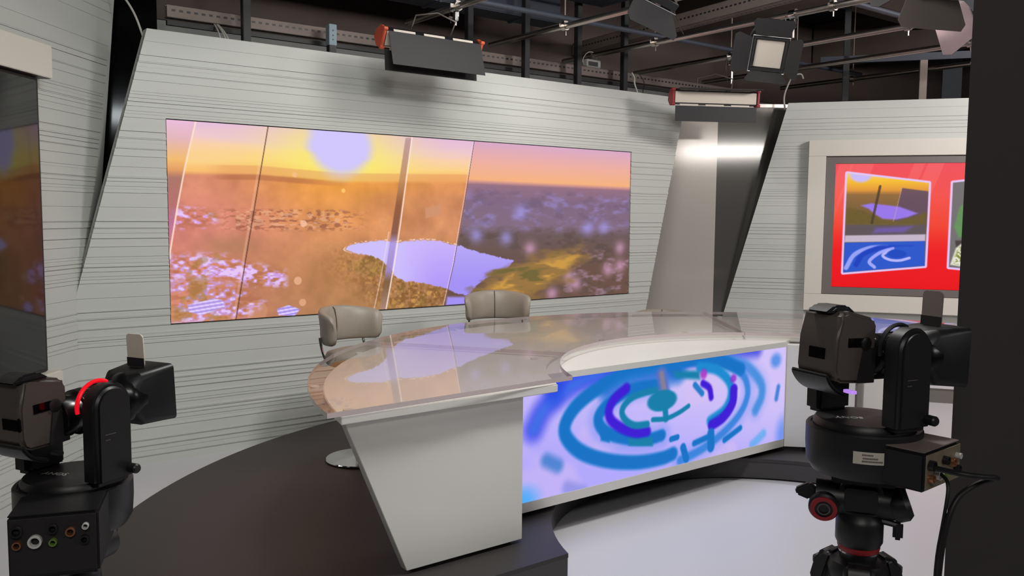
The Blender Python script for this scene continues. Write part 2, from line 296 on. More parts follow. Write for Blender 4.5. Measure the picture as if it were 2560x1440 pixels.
def grid(nx, ny):
    u, v = np.meshgrid(np.linspace(0, 1, nx + 1), np.linspace(0, 1, ny + 1))
    return u, v
def up(a, shape):
    h, wd = shape; H, W = a.shape
    y = np.linspace(0, H - 1, h); x = np.linspace(0, W - 1, wd)
    y0 = np.minimum(y.astype(int), H - 2); x0 = np.minimum(x.astype(int), W - 2)
    fy = (y - y0)[:, None]; fx = (x - x0)[None, :]
    fy = fy * fy * (3 - 2 * fy); fx = fx * fx * (3 - 2 * fx)
    A = a[y0][:, x0]; Bq = a[y0][:, x0 + 1]; C = a[y0 + 1][:, x0]; D = a[y0 + 1][:, x0 + 1]
    return (A * (1 - fx) + Bq * fx) * (1 - fy) + (C * (1 - fx) + D * fx) * fy
def fbm(shape, cy, cx, seed, oct=4):
    rng = np.random.RandomState(seed); out = np.zeros(shape); amp = 1; tot = 0
    for o in range(oct):
        out += amp * up(rng.rand(max(2, int(cy * 2 ** o)) + 1, max(2, int(cx * 2 ** o)) + 1), shape); tot += amp; amp *= 0.55
    return out / tot
def sm(a, b, x):
    t = np.clip((x - a) / (b - a), 0, 1); return t * t * (3 - 2 * t)
def mixc(img, col, m):
    c = np.array(col) / 255.0; img += (c - img) * np.clip(m, 0, 1)[..., None]
def poly_sd(x, y, P, asp):
    """signed distance (height units, negative inside) to polygon P"""
    d = np.full(x.shape, 1e9); ins = np.zeros(x.shape, bool); n = len(P)
    X = x * asp
    for i in range(n):
        ax, ay = P[i][0] * asp, P[i][1]; bx, by = P[(i + 1) % n][0] * asp, P[(i + 1) % n][1]
        ex, ey = bx - ax, by - ay; L = ex * ex + ey * ey + 1e-12
        t = np.clip(((X - ax) * ex + (y - ay) * ey) / L, 0, 1)
        d = np.minimum(d, np.hypot(X - ax - t * ex, y - ay - t * ey))
        c = ((ay > y) != (by > y)) & (X < ex * (y - ay) / (ey if abs(ey) > 1e-9 else 1e-9) + ax)
        ins ^= c
    return np.where(ins, -d, d)
def line_d(x, y, P, asp):
    d = np.full(x.shape, 1e9); X = x * asp
    for i in range(len(P) - 1):
        ax, ay = P[i][0] * asp, P[i][1]; bx, by = P[i + 1][0] * asp, P[i + 1][1]
        ex, ey = bx - ax, by - ay; L = ex * ex + ey * ey + 1e-12
        t = np.clip(((X - ax) * ex + (y - ay) * ey) / L, 0, 1)
        d = np.minimum(d, np.hypot(X - ax - t * ex, y - ay - t * ey))
    return d
def spline(P, n=8):
    if len(P) < 3: return P
    P = [np.array(p) for p in P]; Q = [2 * P[0] - P[1]] + P + [2 * P[-1] - P[-2]]; o = []
    for i in range(1, len(Q) - 2):
        for k in range(n):
            t = k / n; a, b, c, d = Q[i - 1:i + 3]
            o.append(tuple(0.5 * (2 * b + (c - a) * t + (2 * a - 5 * b + 4 * c - d) * t * t + (3 * b - a - 3 * c + d) * t ** 3)))
    o.append(tuple(P[-1])); return o
def xat(P, v):
    return np.interp(v, [p[1] for p in P], [p[0] for p in P])
def paint_main(nx, ny, asp):
    u, v = grid(nx, ny); S = u.shape
    q = MAIN; img = np.zeros(S + (3,))
    hz = np.interp(u, [p[0] for p in q['horizon']], [p[1] for p in q['horizon']])
    nA = fbm(S, 8, 24, 1); nB = .6 * fbm(S, 70, 200, 2, 2) + .4 * fbm(S, 22, 66, 12, 2); nC = fbm(S, 20, 18, 3, 3); nS = fbm(S, 14, 5, 4, 3)
    # sky
    t = v / hz + (nS - .5) * .25
    ks = [(0, (224, 184, 220)), (.28, (236, 196, 206)), (.5, (247, 205, 170)), (.75, (250, 206, 132)), (1.0, (246, 178, 96))]
    for c in range(3): img[..., c] = np.interp(t, [k[0] for k in ks], [k[1][c] / 255 for k in ks])
    sx, sy = q['sun'][0]
    ds = np.hypot((u - sx) * asp, v - sy)
    mixc(img, (247, 236, 104), np.exp(-(ds / .42) ** 2) * sm(-.1, .35, v + .16))
    # land
    below = sm(-.012, .02, v - hz)
    land = np.zeros(S + (3,)); t = (v - hz) / (1 - hz)
    ks = [(0, (216, 134, 66)), (.18, (196, 118, 70)), (.4, (198, 126, 82)), (.62, (178, 118, 66)), (1, (150, 104, 62))]
    for c in range(3): land[..., c] = np.interp(t, [k[0] for k in ks], [k[1][c] / 255 for k in ks])
    mixc(land, (206, 120, 106), (1 - sm(.02, .3, u)) * .85)
    mixc(land, (234, 148, 40), np.exp(-(((u - sx) * asp / .42) ** 2 + ((v - hz) / .22) ** 2)))
    mixc(land, (176, 112, 76), sm(.2, .4, u) * sm(.3, .36, v) * (1 - sm(.44, .5, v)) * .3)
    mixc(land, (236, 176, 132), np.full(S, .22) * (.6 + nA)); mixc(land, (212, 120, 116), (1 - sm(.0, .22, u)) * sm(.3, .5, v) * (1 - sm(.6, .72, v)) * .5)
    land *= (1 + (nA - .5) * .22)[..., None]
    img += (land - img) * below[..., None]
    mixc(img, (226, 150, 92), sm(0, .01, v - hz + .045) * (1 - below) * sm(.05, .1, u) * .5 * (u < .62))
    mixc(img, (176, 104, 62), (1 - sm(.0, .012, np.abs(v - hz - .02) - .008)) * sm(.06, .1, u) * (1 - sm(.2, .32, u)) * .6)
    # forest texture
    fo = sm(.62, .75, v + (nA - .5) * .2) * sm(.25, .38, u + (v - .8) * -.3)
    mixc(img, (132, 88, 40), fo * sm(.36, .64, nB) * .85); mixc(img, (214, 160, 84), fo * sm(.5, .72, nB[::-1]) * .8)
    mixc(img, (128, 104, 50), fo * sm(.5, .66, nA) * .4)
    mixc(img, (128, 112, 62), np.exp(-(((u - .09) / .05) ** 2 + ((v - .62) / .06) ** 2)) * .35)
    # villages
    for key, den, col in (('lilac1', .5, (216, 160, 226)), ('town', .5, (206, 158, 226)), ('town2', .53, (196, 150, 214))):
        sd = poly_sd(u, v, q[key], asp); k = 1 - sm(-.03, .03, sd)
        blk = .6 * fbm(S, 66, 110, len(key), 2) + .4 * fbm(S, 16, 26, 5 + len(key), 2); den -= .01
        mixc(img, (170, 100, 70), k * sm(.45, .35, blk) * .5 if False else k * (1 - sm(.36, .46, blk)) * .55)
        mixc(img, col, k * sm(den, den + .07, blk)); mixc(img, (236, 206, 250), k * sm(den + .1, den + .16, blk) * .8)
        mixc(img, (150, 120, 50), k * sm(.62, .7, nA) * .5)
    far = sm(.42, .44, v) * (1 - sm(.52, .56, v)) * sm(.06, .12, u) * (1 - sm(.28, .36, u))
    blk = fbm(S, 90, 120, 77, 2); mixc(img, (150, 88, 64), far * sm(.52, .6, blk) * .7); mixc(img, (232, 176, 140), far * sm(.57, .66, blk[::-1]) * .6)
    for key, col in (('house', (178, 150, 226)), ('stad', (166, 146, 236))):
        sd = poly_sd(u, v, q[key], asp); k = 1 - sm(-.004, .004, sd)
        mixc(img, col, k); mixc(img, (226, 206, 255), k * sm(.0, .4, np.sin((v * 1.0 + u * .35) * 330)))
    # lake, sun
    lsd = poly_sd(u, v, q['lake'], asp) + (nB - .5) * .02
    soft = np.where(u < .68, .004, .02)
    lk = 1 - sm(-soft, soft, lsd); lake_col = np.zeros(S + (3,))
    for c, (a, b) in enumerate(((205, 176), (182, 152), (250, 248))): lake_col[..., c] = np.interp(v, [.56, .86], [a / 255, b / 255])
    mixc(lake_col, (204, 190, 252), 1 - sm(.38, .5, u))
    lk = np.maximum(lk, 1 - sm(-.01, .012, poly_sd(u, v, q['lake2'], asp)))
    img += (lake_col - img) * lk[..., None]
    mixc(img, (255, 232, 214), (1 - sm(.001, .006, np.abs(lsd - .008))) * (v < .68) * (u < .62) * sm(.5, .62, nB) * .8)
    sun = 1 - sm(.145, .235, ds + (nS - .5) * .05); sun = np.maximum(sun, (1 - sm(.1, .16, np.abs(u - sx) * asp)) * (v < sy) * .95)
    mixc(img, (206, 196, 250), sun)
    # block of flats
    sd = poly_sd(u, v, q['block'], asp); mixc(img, (206, 146, 110), (1 - sm(-.003, .006, sd)) * .8)
    # out of focus right part
    x3 = xat(q['l3'], v); rgt = sm(0, .0025, u - x3)
    sky = np.zeros(S + (3,)); t = v / hz
    ks = [(0, (214, 166, 196)), (.5, (236, 172, 158)), (.95, (244, 176, 124)), (1.0, (214, 150, 136)), (1.08, (146, 108, 128)), (1.5, (126, 100, 128)), (2.1, (128, 104, 124)), (2.35, (104, 84, 84)), (3.2, (104, 78, 66))]
    for c in range(3): sky[..., c] = np.interp(t, [k[0] for k in ks], [k[1][c] / 255 for k in ks])
    nbl = fbm(S, 26, 34, 9, 3)
    mixc(sky, (150, 134, 196), sm(.46, .8, nbl) * sm(1.1, 1.4, t) * (1 - sm(2.0, 2.4, t)) * .7)
    mixc(sky, (104, 84, 110), sm(.46, .8, nbl[::-1]) * sm(1.05, 1.3, t) * (1 - sm(1.9, 2.3, t)) * .5)
    mixc(sky, (176, 140, 170), sm(.55, .8, nbl[:, ::-1]) * sm(2.6, 2.9, t) * sm(.75, .85, u) * .6)
    mixc(sky, (86, 70, 62), (1 - sm(.3, .46, nbl)) * sm(2.0, 2.4, t) * .6)
    for i, (bu, bv) in enumerate(q['blobs']):
        mixc(sky, (160, 148, 226) if i < 5 else (206, 156, 190), np.exp(-(((u - bu) * asp / .05) ** 2 + ((v - bv) / .045) ** 2)) * .75)
    sd = poly_sd(u, v, q['treeR'], asp) + (nC - .5) * .16
    mixc(sky, (150, 114, 60), 1 - sm(-.06, .05, sd)); mixc(sky, (206, 156, 66), (1 - sm(-.05, .0, sd)) * sm(.48, .66, nC) * .9)
    mixc(sky, (96, 92, 44), (1 - sm(-.05, .0, sd)) * (1 - sm(.3, .44, nC)) * .7)
    sky += (lake_col * np.array([.92, .95, .98]) - sky) * (lk * (1 - (1 - sm(-.03, .03, sd))))[..., None]
    img += (sky - img) * rgt[..., None]
    # blurred strip left of the first line
    x1 = xat(q['l1'], v); lft = (1 - sm(-.001, .001, u - x1)) * (v < .68)
    st = np.zeros(S + (3,)); t = v / hz
    ks = [(0, (232, 184, 214)), (.35, (224, 176, 184)), (.75, (240, 182, 104)), (.95, (222, 150, 92)), (1.1, (166, 112, 100)), (1.6, (176, 106, 104)), (2.0, (186, 110, 150)), (2.5, (214, 126, 120))]
    for c in range(3): st[..., c] = np.interp(t, [k[0] for k in ks], [k[1][c] / 255 for k in ks])
    img += (st - img) * (lft * .9)[..., None]
    # glass lines, wide mullion
    mixc(img, (255, 226, 206), (1 - sm(.0006, .0018, np.abs(u - x1))) * (v < .68) * .9)
    x2 = xat(q['l2'], v); mixc(img, (92, 52, 40), (1 - sm(.0004, .0014, np.abs(u - x2))) * .9)
    mixc(img, (250, 206, 176), (1 - sm(.0008, .003, np.abs(u - x2 + .004))) * .3)
    mixc(img, (80, 50, 52), (1 - sm(.0003, .0012, np.abs(u - x3))) * .85)
    mixc(img, (240, 214, 240), (1 - sm(.0004, .0016, np.abs(u - x3 + .0022))) * .6)
    bd = poly_sd(u, v, q['band'], asp); k = 1 - sm(-.004, .004, bd)
    bc = np.zeros(S + (3,)); ks = [(0, (186, 150, 156)), (.25, (190, 140, 90)), (.4, (140, 84, 52)), (.56, (128, 84, 70)), (.62, (172, 150, 220)), (.78, (160, 134, 196)), (.84, (120, 90, 56)), (1, (170, 134, 120))]
    for c in range(3): bc[..., c] = np.interp(v, [x[0] for x in ks], [x[1][c] / 255 for x in ks])
    img += (bc - img) * (k * .92)[..., None]
    xe = xat(q['bandedge'], v); mixc(img, (255, 232, 226), (1 - sm(.0006, .002, np.abs(u - xe))) * .85)
    xl = xat(q['bandlight'], v); mixc(img, (250, 226, 220), (1 - sm(.0004, .0016, np.abs(u - xl))) * .55 * (v > .55))
    for i, (bu, bv) in enumerate(q['bokeh']):
        r = (.021, .014, .024, .016, .03, .06, .022)[i]; d = np.hypot((u - bu) * asp, v - bv)
        mixc(img, (250, 196, 160) if i != 1 else (252, 206, 110), (1 - sm(r - .004, r, d)) * (.75, .8, .6, .5, .12, .18, .5)[i])
    return np.clip(img, 0, 1)
def paint_desk(nx, ny, asp):
    u, v = grid(nx, ny); S = u.shape; q = DESK; img = np.zeros(S + (3,))
    n = fbm(S, 3, 8, 5, 2)
    for c, (a, b) in enumerate(((208, 176), (192, 166), (246, 250))): img[..., c] = a / 255 + (b - a) / 255 * sm(.25, .95, v * .6 + (1 - u) * .5)
    mixc(img, (216, 190, 238), sm(.5, .7, n) * .4)
    WS = 1.15e-3 / .597
    def st(k, wd, col, soft=14, op=1.0):
        P = spline(q[k]) if len(q[k]) > 2 else q[k]
        d = line_d(u, v, P, asp); h = wd * .62 * WS; s = soft * .8 * WS
        mixc(img, col, (1 - sm(h - s, h + s, d)) * op)
    def bl(p, rx, ry, col, op=1.0, soft=.35):
        d = np.hypot((u - p[0]) * asp / (rx * WS), (v - p[1]) / (ry * WS)); mixc(img, col, (1 - sm(1 - soft, 1 + soft, d)) * op)
    def pg(k, col, soft=8, op=1.0):
        sd = poly_sd(u, v, q[k], asp); mixc(img, col, (1 - sm(-soft * WS, soft * WS, sd)) * op)
    BL = (0, 112, 196); IN = (58, 14, 212); TE = (0, 124, 168)
    st('top', 70, (52, 62, 220), 45, .85); st('r7', 90, (62, 74, 232), 50, .85); st('r7', 40, (40, 130, 226), 36, .5)
    bl(q['top'][0], 60, 90, (30, 70, 226), .8, .6)
    st('r6', 46, (20, 130, 206), 24, .9); st('r6', 90, (120, 150, 240), 50, .35)
    st('r5', 36, (14, 122, 206), 16, .95); st('r5', 90, (110, 140, 240), 46, .35)
    st('r4w', 105, (20, 110, 206), 40, .8); st('r4w', 50, (6, 96, 196), 20, .6)
    st('r4', 56, BL, 16, 1)
    st('r3', 100, (110, 140, 236), 40, .4); st('r3', 48, BL, 14); pg('b1', BL, 10); pg('b2', TE, 9)
    st('r3b', 42, (10, 136, 206), 18); st('r2', 40, IN, 14); st('r2b', 30, IN, 12); st('r2c', 48, IN, 12); pg('k12', BL, 8)
    st('r1', 28, TE, 10); st('k11', 26, (30, 120, 200), 10)
    st('under', 20, TE, 7); st('stem', 30, TE, 10)
    st('cone', 60, (90, 110, 190), 20, .9); st('cone', 26, (150, 130, 130), 12, .7)
    pg('box', TE, 16); bl(q['mag'][0], 26, 26, (170, 50, 196), .9, .5); bl(q['mag2'][0], 24, 22, (140, 30, 200), .8, .5)
    p = q['blob'][0]; bl(p, 104, 52, TE, 1, .14)
    for k, wd, so in (('k1', 24, 7), ('k2', 26, 10), ('k3', 26, 10), ('k4', 34, 8), ('k9', 44, 10)): st(k, wd, BL, so)
    st('k5', 40, (90, 170, 236), 20, .8); st('k6', 50, (50, 120, 200), 30, .8); st('k7', 26, (30, 110, 206), 14, .8)
    bl(q['k8'][0], 45, 38, (60, 130, 226), .8, .6); st('k10', 50, (120, 130, 220), 30, .6)
    bl((0.0, .99), 90, 60, (70, 170, 246), .9, .7); bl((1.0, .95), 60, 90, (70, 130, 236), .7, .8)
    return np.clip(img, 0, 1)
def paint_tv(nx, ny, asp):
    u, v = grid(nx, ny); S = u.shape; q = TV; img = np.zeros(S + (3,))
    ks = [(0, (238, 74, 86)), (.25, (242, 78, 70)), (.5, (240, 62, 40)), (.72, (236, 10, 14)), (1, (232, 0, 8))]
    for c in range(3): img[..., c] = np.interp(v, [k[0] for k in ks], [k[1][c] / 255 for k in ks])
    mixc(img, (244, 52, 14), sm(.75, 1.0, u) * sm(.8, 1.0, v))
    for a, wd in (('w1', .03), ('w2', .05), ('w3', .025), ('w4', .035)):
        (x0, y0), (x1, y1) = q[a]; xx = x0 + (v - y0) / (y1 - y0) * (x1 - x0)
        mixc(img, (250, 130, 120), (1 - sm(wd - .004, wd, np.abs(u - xx))) * .3 * (1 - sm(.1, .6, v)))
    def pg(P, col, soft=.006, op=1.0, mask=1.0):
        sd = poly_sd(u, v, P, asp); mixc(img, col, (1 - sm(-soft, soft, sd)) * op * mask)
    for card in ('card', 'card2'):
        sd = poly_sd(u, v, q[card], asp)
        mixc(img, (226, 196, 246), 1 - sm(.012, .02, sd))
        cm = 1 - sm(-.004, .004, sd)
        if card == 'card':
            hz = q['hor'][0][1]; t = v / hz
            sk = np.zeros(S + (3,)); k2 = [(.3, (236, 206, 140)), (.55, (246, 190, 40)), (.85, (226, 150, 50)), (1, (146, 104, 56)), (1.5, (120, 92, 50))]
            for c in range(3): sk[..., c] = np.interp(t, [k[0] for k in k2], [k[1][c] / 255 for k in k2])
            img += (sk - img) * cm[..., None]
            d = np.hypot((u - q['sun'][0][0]) * asp, (v - q['sun'][0][1]) * 1.3); mixc(img, (200, 186, 250), (1 - sm(.06, .1, d)) * cm)
            nz = fbm(S, 60, 90, 8, 2)
            pg(q['dark'], (96, 72, 92), .006, .9, cm); pg(q['trees'], (104, 86, 36), .012, .9, cm * (.7 + nz * .6)); pg(q['lake'], (150, 116, 232), .01, 1, cm)
            mixc(img, (70, 52, 34), (1 - sm(.008, .012, line_d(u, v, q['band'], asp))) * .8 * cm); mixc(img, (200, 170, 160), (1 - sm(.002, .005, line_d(u, v, q['edge'], asp))) * .5 * cm)
            pg(q['desk'], (92, 80, 84), .006, 1, cm); pg(q['refl'], (112, 86, 170), .02, .9, cm); pg(q['white'], (196, 180, 200), .006, 1, cm); pg(q['blue'], (36, 84, 200), .006, 1, cm)
            for k, wd, col in (('s1', .026, (150, 160, 244)), ('s2', .02, (160, 164, 248)), ('s3', .016, (180, 180, 250)), ('s4', .03, (16, 60, 190))):
                mixc(img, col, (1 - sm(wd * .4, wd * .9, line_d(u, v, spline(q[k]), asp))) * cm * sm(q['blue'][0][1], q['blue'][0][1] + .03, v))
            d = np.hypot((u - q['blob'][0][0]) * asp / .075, (v - q['blob'][0][1]) / .035); mixc(img, (16, 70, 190), (1 - sm(.8, 1.1, d)) * cm)
        else:
            img += (np.array((112, 108, 108)) / 255 - img) * cm[..., None]
            nz = fbm(S, 70, 110, 12, 2)
            pg(q['plant'], (96, 146, 84), .012, 1, cm * (.6 + nz * .7)); pg(q['pot'], (70, 58, 54), .006, 1, cm); pg(q['wh'], (226, 226, 210), .008, 1, cm)
            mixc(img, (130, 140, 50), (1 - sm(-.03, .0, poly_sd(u, v, q['wh'], asp))) * sm(.52, .6, nz) * cm)
    return np.clip(img, 0, 1)
def screen(name, wd, ht, nx, ny, painter, material, parent, **tags):
    """flat picture grid, local x right, z down from 0, faces -y"""
    img = painter(nx, ny, wd / ht); lin = np.where(img <= .04045, img / 12.92, ((img + .055) / 1.055) ** 2.4)
    u, v = grid(nx, ny); n = (nx + 1) * (ny + 1)
    co = np.stack([u * wd, np.zeros_like(u), -v * ht], -1).reshape(-1, 3)
    i = np.arange(ny)[:, None] * (nx + 1) + np.arange(nx)[None, :]
    f = np.stack([i, i + nx + 1, i + nx + 2, i + 1], -1).reshape(-1)
    me = bpy.data.meshes.new(name); me.vertices.add(n); me.vertices.foreach_set('co', co.ravel())
    me.loops.add(len(f)); me.loops.foreach_set('vertex_index', f.astype(np.int32))
    me.polygons.add(nx * ny); me.polygons.foreach_set('loop_start', np.arange(0, len(f), 4, dtype=np.int32))
    me.update(calc_edges=True)
    at = me.color_attributes.new('picture', 'FLOAT_COLOR', 'POINT')
    at.data.foreach_set('color', np.concatenate([lin.reshape(-1, 3), np.ones((n, 1))], 1).ravel().astype(np.float32))
    me.materials.append(material)
    o = bpy.data.objects.new(name, me); COL.objects.link(o); o.parent = parent
    for k, vv in tags.items(): o[k] = vv
    return o

# ------------------------------------------------------------------ room shell
def struct(name, b, m, **k):
    return b.make(name, m, kind='structure', **k)
struct('floor', B().box((-6, -3, -0.1), (8, 13, 0)), M['floor'], smooth=0)
NB = 7.03
b = B(); c0 = un(-6, NB); c1 = un(14, NB)
rear = empty('wall_rear', (0, 0, 0), AU, kind='structure')
B().box((-6, NB, 0), (14, NB + .1, 3.1)).make('lower_wall', M['greywall'], rear, smooth=0)
B().box((-6, NB - .02, 3.1), (14, NB + .1, 4.4)).make('upper_wall', M['brownwall'], rear, smooth=0)
struct('wall_far_right', B().box((6.6, -3, 0), (6.7, 13, 4.4)), M['brownwall'], smooth=0)
struct('wall_far_left', B().box((-5.1, -3, 0), (-5.0, 9, 4.4)), M['brownwall'], smooth=0)
struct('wall_front', B().box((-6, -3.1, 0), (8, -3.0, 4.4)), M['brownwall'], smooth=0)
ceil = empty('ceiling', (0, 0, 4.25), AU, kind='structure')
B().box((-8, -8, 0), (15, 9, .12)).make('slab', M['slab'], ceil, smooth=0)
b = B()
for k in range(150):
    y = -2.4 + k * .075
    b.box((1.0, y, -.05), (11.5, y + .034, 0))
b.make('deck_rib', M['deckmetal'], ceil, smooth=0, kind='stuff')
for k, (u, dz, wd) in enumerate(((4.05, .55, .42), (7.2, .6, .45), (10.4, .55, .45))):
    b = B().box((u, -4, 3.7 - dz * .0 - .02), (u + wd, NB - .05, 4.2), .01)
    o = b.make('trim_%d' % (k + 1), M['concrete'], kind='structure', smooth=0); o.rotation_euler.z = AU
for k, n in enumerate((5.2, 2.2)):
    o = B().box((-5, n, 3.9), (13.5, n + .3, 4.22), .01).make('trim_%d' % (k + 4), M['concrete'], kind='structure', smooth=0); o.rotation_euler.z = AU

# ------------------------------------------------------------------ striped set walls: every board a part
def pattern():
    """(centre z, type) of the fine lines: d = open joint, l = thin raised lip"""
    L = []
    for z in (2.702, 1.66, 1.094, .689): L.append((z, 'd'))
    A = ((0, 'l'), (.014, 'd'), (.041, 'l'), (.056, 'd'), (.082, 'd'), (.106, 'l'), (.119, 'd'), (.158, 'l'))
    Bc = ((0, 'd'), (.017, 'd'), (.04, 'd'), (.055, 'l'), (.07, 'd'), (.084, 'l'), (.122, 'd'), (.14, 'd'), (.155, 'l'))
    for z0, P in ((2.622, A), (2.384, Bc), (2.144, A), (1.912, Bc), (1.579, A), (1.35, Bc), (1.017, A), (.83, Bc[:3]), (.6, A), (.40, Bc), (.17, A)):
        for dz, t in P: L.append((z0 - dz, t))
    for z in (2.86, 2.93, 2.98, 3.02, 3.07, 3.12, 3.2, 3.26, 3.3, 3.34, 3.4): L.append((z, 'dl'[int(z * 100) % 2]))
    return sorted(L, reverse=True)
PAT = pattern()
def striped_wall(name, origin, rz, left, right, top, bottom, hole=None, seed=0):
    rng = random.Random(seed)
    root = empty(name, (origin[0], origin[1], 0), rz, kind='structure')
    P = lambda s0, s1, z0, z1: [(left(z0) if s0 is None else s0, z0), (right(z0) if s1 is None else s1, z0), (right(z1) if s1 is None else s1, z1), (left(z1) if s0 is None else s0, z1)]
    fine = B()
    def piece(z1, z0, d, joined):
        spans = [(None, None)]
        if hole and z0 < hole[3] - 1e-4 and z1 > hole[2] + 1e-4: spans = [(None, hole[0]), (hole[1], None)]
        for s0, s1 in spans:
            pl = P(s0, s1, z0, z1)
            if pl[1][0] - pl[0][0] < .01: continue
            if joined: fine.prism(pl, -d, .03, 'y')
            else: B().prism(pl, -d, .03, 'y').make('slat', M['slat'], root, smooth=0)
    z = top; cuts = [(zz, t) for zz, t in PAT if bottom + .02 < zz < top - .02]
    if hole: cuts += [(hole[3], 'h'), (hole[2], 'h')]
    cuts.sort(reverse=True)
    for zz, t in cuts + [(bottom, 'e')]:
        g = {'d': .0035, 'l': .0045, 'h': 0, 'e': 0}[t]
        z0 = zz + g
        if z - z0 > .0005:
            wide = z - z0 > .022
            piece(z, z0, .012 if wide else .012 + rng.uniform(-.004, .003), not wide)
        if t == 'l': piece(zz + g, zz - g, .0165, True)
        z = zz - g
    fine.make('reeding', M['slat'], root, smooth=0, kind='stuff')
    bb = B()
    if hole:
        bb.prism(P(None, None, hole[3], top), -.0085, .07, 'y'); bb.prism(P(None, None, bottom, hole[2]), -.0085, .07, 'y')
        bb.prism(P(None, hole[0], hole[2], hole[3]), -.0085, .07, 'y'); bb.prism(P(hole[1], None, hole[2], hole[3]), -.0085, .07, 'y')
    else: bb.prism(P(None, None, bottom, top), -.0085, .07, 'y')
    bb.make('backing_board', M['slat'], root, smooth=0)
    return root
ledge_l = lambda z: .164 + (z - 2.784) * .2735 if z > .77 else .164 + (.77 - 2.784) * .2735 + (z - .77) * .05
ledge_r = lambda z: 5.20 + (z - 2.784) * .2455
LED = (.264, 4.464, .902, 2.232)
wc = striped_wall('wall_back', WALL_C, AU, ledge_l, ledge_r, 2.783, .0, hole=LED, seed=1)
wl_ = striped_wall('wall_left', WALL_L, A_L, lambda z: -3.4, lambda z: .0 + (z - .77) * .2385 if z > .77 else 0.0, 3.45, .0, seed=2)
wr = striped_wall('wall_right', WALL_R, A_R, lambda z: .0 + (z - 2.78) * .268, lambda z: 2.7, 2.78, .14, seed=3)

# ------------------------------------------------------------------ big picture wall
r = empty('video_wall', (WALL_C[0] + LED[0] * UX, WALL_C[1] + LED[0] * UY, LED[3]), AU,
          label='wide video wall showing a sunset over a lake and town', category='screen')
W4 = LED[1] - LED[0]; H4 = LED[3] - LED[2]
o = screen('picture', W4 - .012, H4 - .012, 1000, 330, paint_main, M['ledmain'], r); o.location = (.006, -.004, -.006)
B().box((.002, .0, -H4 + .002), (W4 - .002, .028, -.002)).make('cabinet', M['black'], r, smooth=0)

# ------------------------------------------------------------------ metal panels standing behind the gaps
def panel(name, p, q, z0, z1, th, m, label):
    d = Vector(q) - Vector(p); L = d.length; a = math.atan2(d.y, d.x)
    e = empty(name, (p[0], p[1], 0), a, label=label, category='wall panel')
    B().box((0, 0, z0), (L, th, z1), .003).make('sheet', m, e)
    B().box((0, -.012, z1 - .03), (L, th + .004, z1 + .004), .002).make('top_rail', M['steel'], e)
    B().box((0, -.01, z0), (L, th, z0 + .06), .002).make('foot_rail', M['black'], e)
    return e
panel('metal_panel', (1.36, 9.00), (2.10, 9.02), .02, 2.79, .03, M['brushed'], 'pale brushed metal panel directly right of the centre striped wall')
panel('metal_panel', (2.10, 9.06), (2.88, 9.085), .02, 2.79, .03, M['brushedk'], 'darker brushed metal panel beside the left edge of the right striped wall')
panel('metal_panel', (-3.10, 6.01), (-2.52, 6.255), .02, 3.6, .03, M['blackpanel'], 'black polished panel in the gap between left and centre striped walls')

# ------------------------------------------------------------------ right monitor with its pale frame
r = empty('wall_monitor', (WALL_R[0], WALL_R[1], 0), A_R, label='monitor on the right wall showing two picture cards on red', category='screen')
f0, f1 = .21, 2.89
B().box((f0, -.10, 2.241), (f1, -.02, 2.398), .003).make('frame_rail', M['cream'], r)
B().box((f0, -.10, .707), (f1, -.02, .873), .003).make('frame_rail', M['cream'], r)
B().box((f0, -.10, .8735), (.3765, -.02, 2.2405), .003).make('frame_stile', M['cream'], r)
B().box((2.72, -.10, .8735), (f1, -.02, 2.2405), .003).make('frame_stile', M['cream'], r)
bz = B()
for lo, hi in (((.38, -.075, 2.168), (2.716, -.03, 2.236)), ((.38, -.075, .878), (2.716, -.03, .947)), ((.38, -.075, .947), (.468, -.03, 2.168)), ((2.634, -.075, .947), (2.716, -.03, 2.168))): bz.box(lo, hi)
bz.make('bezel', M['bezel'], r, smooth=0)
B().box((.38, -.03, .878), (2.716, -.014, 2.236)).make('rear_case', M['black'], r, smooth=0)
o = screen('picture', 2.163, 1.217, 420, 236, paint_tv, M['ledmain'], r); o.location = (.469, -.06, 2.166)

# ------------------------------------------------------------------ left monitor, only its right end is in view
r = empty('dark_monitor', (WALL_L[0], WALL_L[1], 0), A_L, label='switched off monitor on the left wall with dim reflections', category='screen')
B().box((-2.6, -.085, .735), (-.445, -.0205, 2.362), .004).make('case', M['black'], r)
B().box((-2.58, -.089, .755), (-.468, -.085, 2.345)).make('glass', M['tvglass'], r, smooth=0)
e = empty('header_box', (WALL_L[0], WALL_L[1], 0), A_L, label='cream box fascia over the dark left monitor', category='fascia')
B().box((-2.7, -.135, 2.366), (-.385, -.0205, 2.545), .003).make('front_board', M['cream'], e)
B().box((-2.68, -.128, 2.3635), (-.40, -.02, 2.367)).make('shadow_board', M['black'], e, smooth=0)  # black sheet put in as the shade line beneath the header
e = empty('ledge_box', (WALL_L[0], WALL_L[1], 0), A_L, label='cream box ledge under the dark left monitor', category='fascia')
B().box((-2.7, -.135, .56), (-.385, -.0205, .728), .003).make('front_board', M['cream'], e)
B().box((-2.68, -.128, .727), (-.40, -.02, .731)).make('top_board', M['cream'], e, smooth=0)

# ------------------------------------------------------------------ low step under the right wall
e = empty('wall_step', (WALL_R[0], WALL_R[1], 0), A_R, label='low pale step with grey riser along the right wall', category='step')
B().box((-.4, -.88, .0), (2.7, .05, .128)).make('riser', M['bezel'], e, smooth=0)
B().box((-.4, -.89, .128), (2.7, .05, .14), .002).make('tread', M['floor'], e)

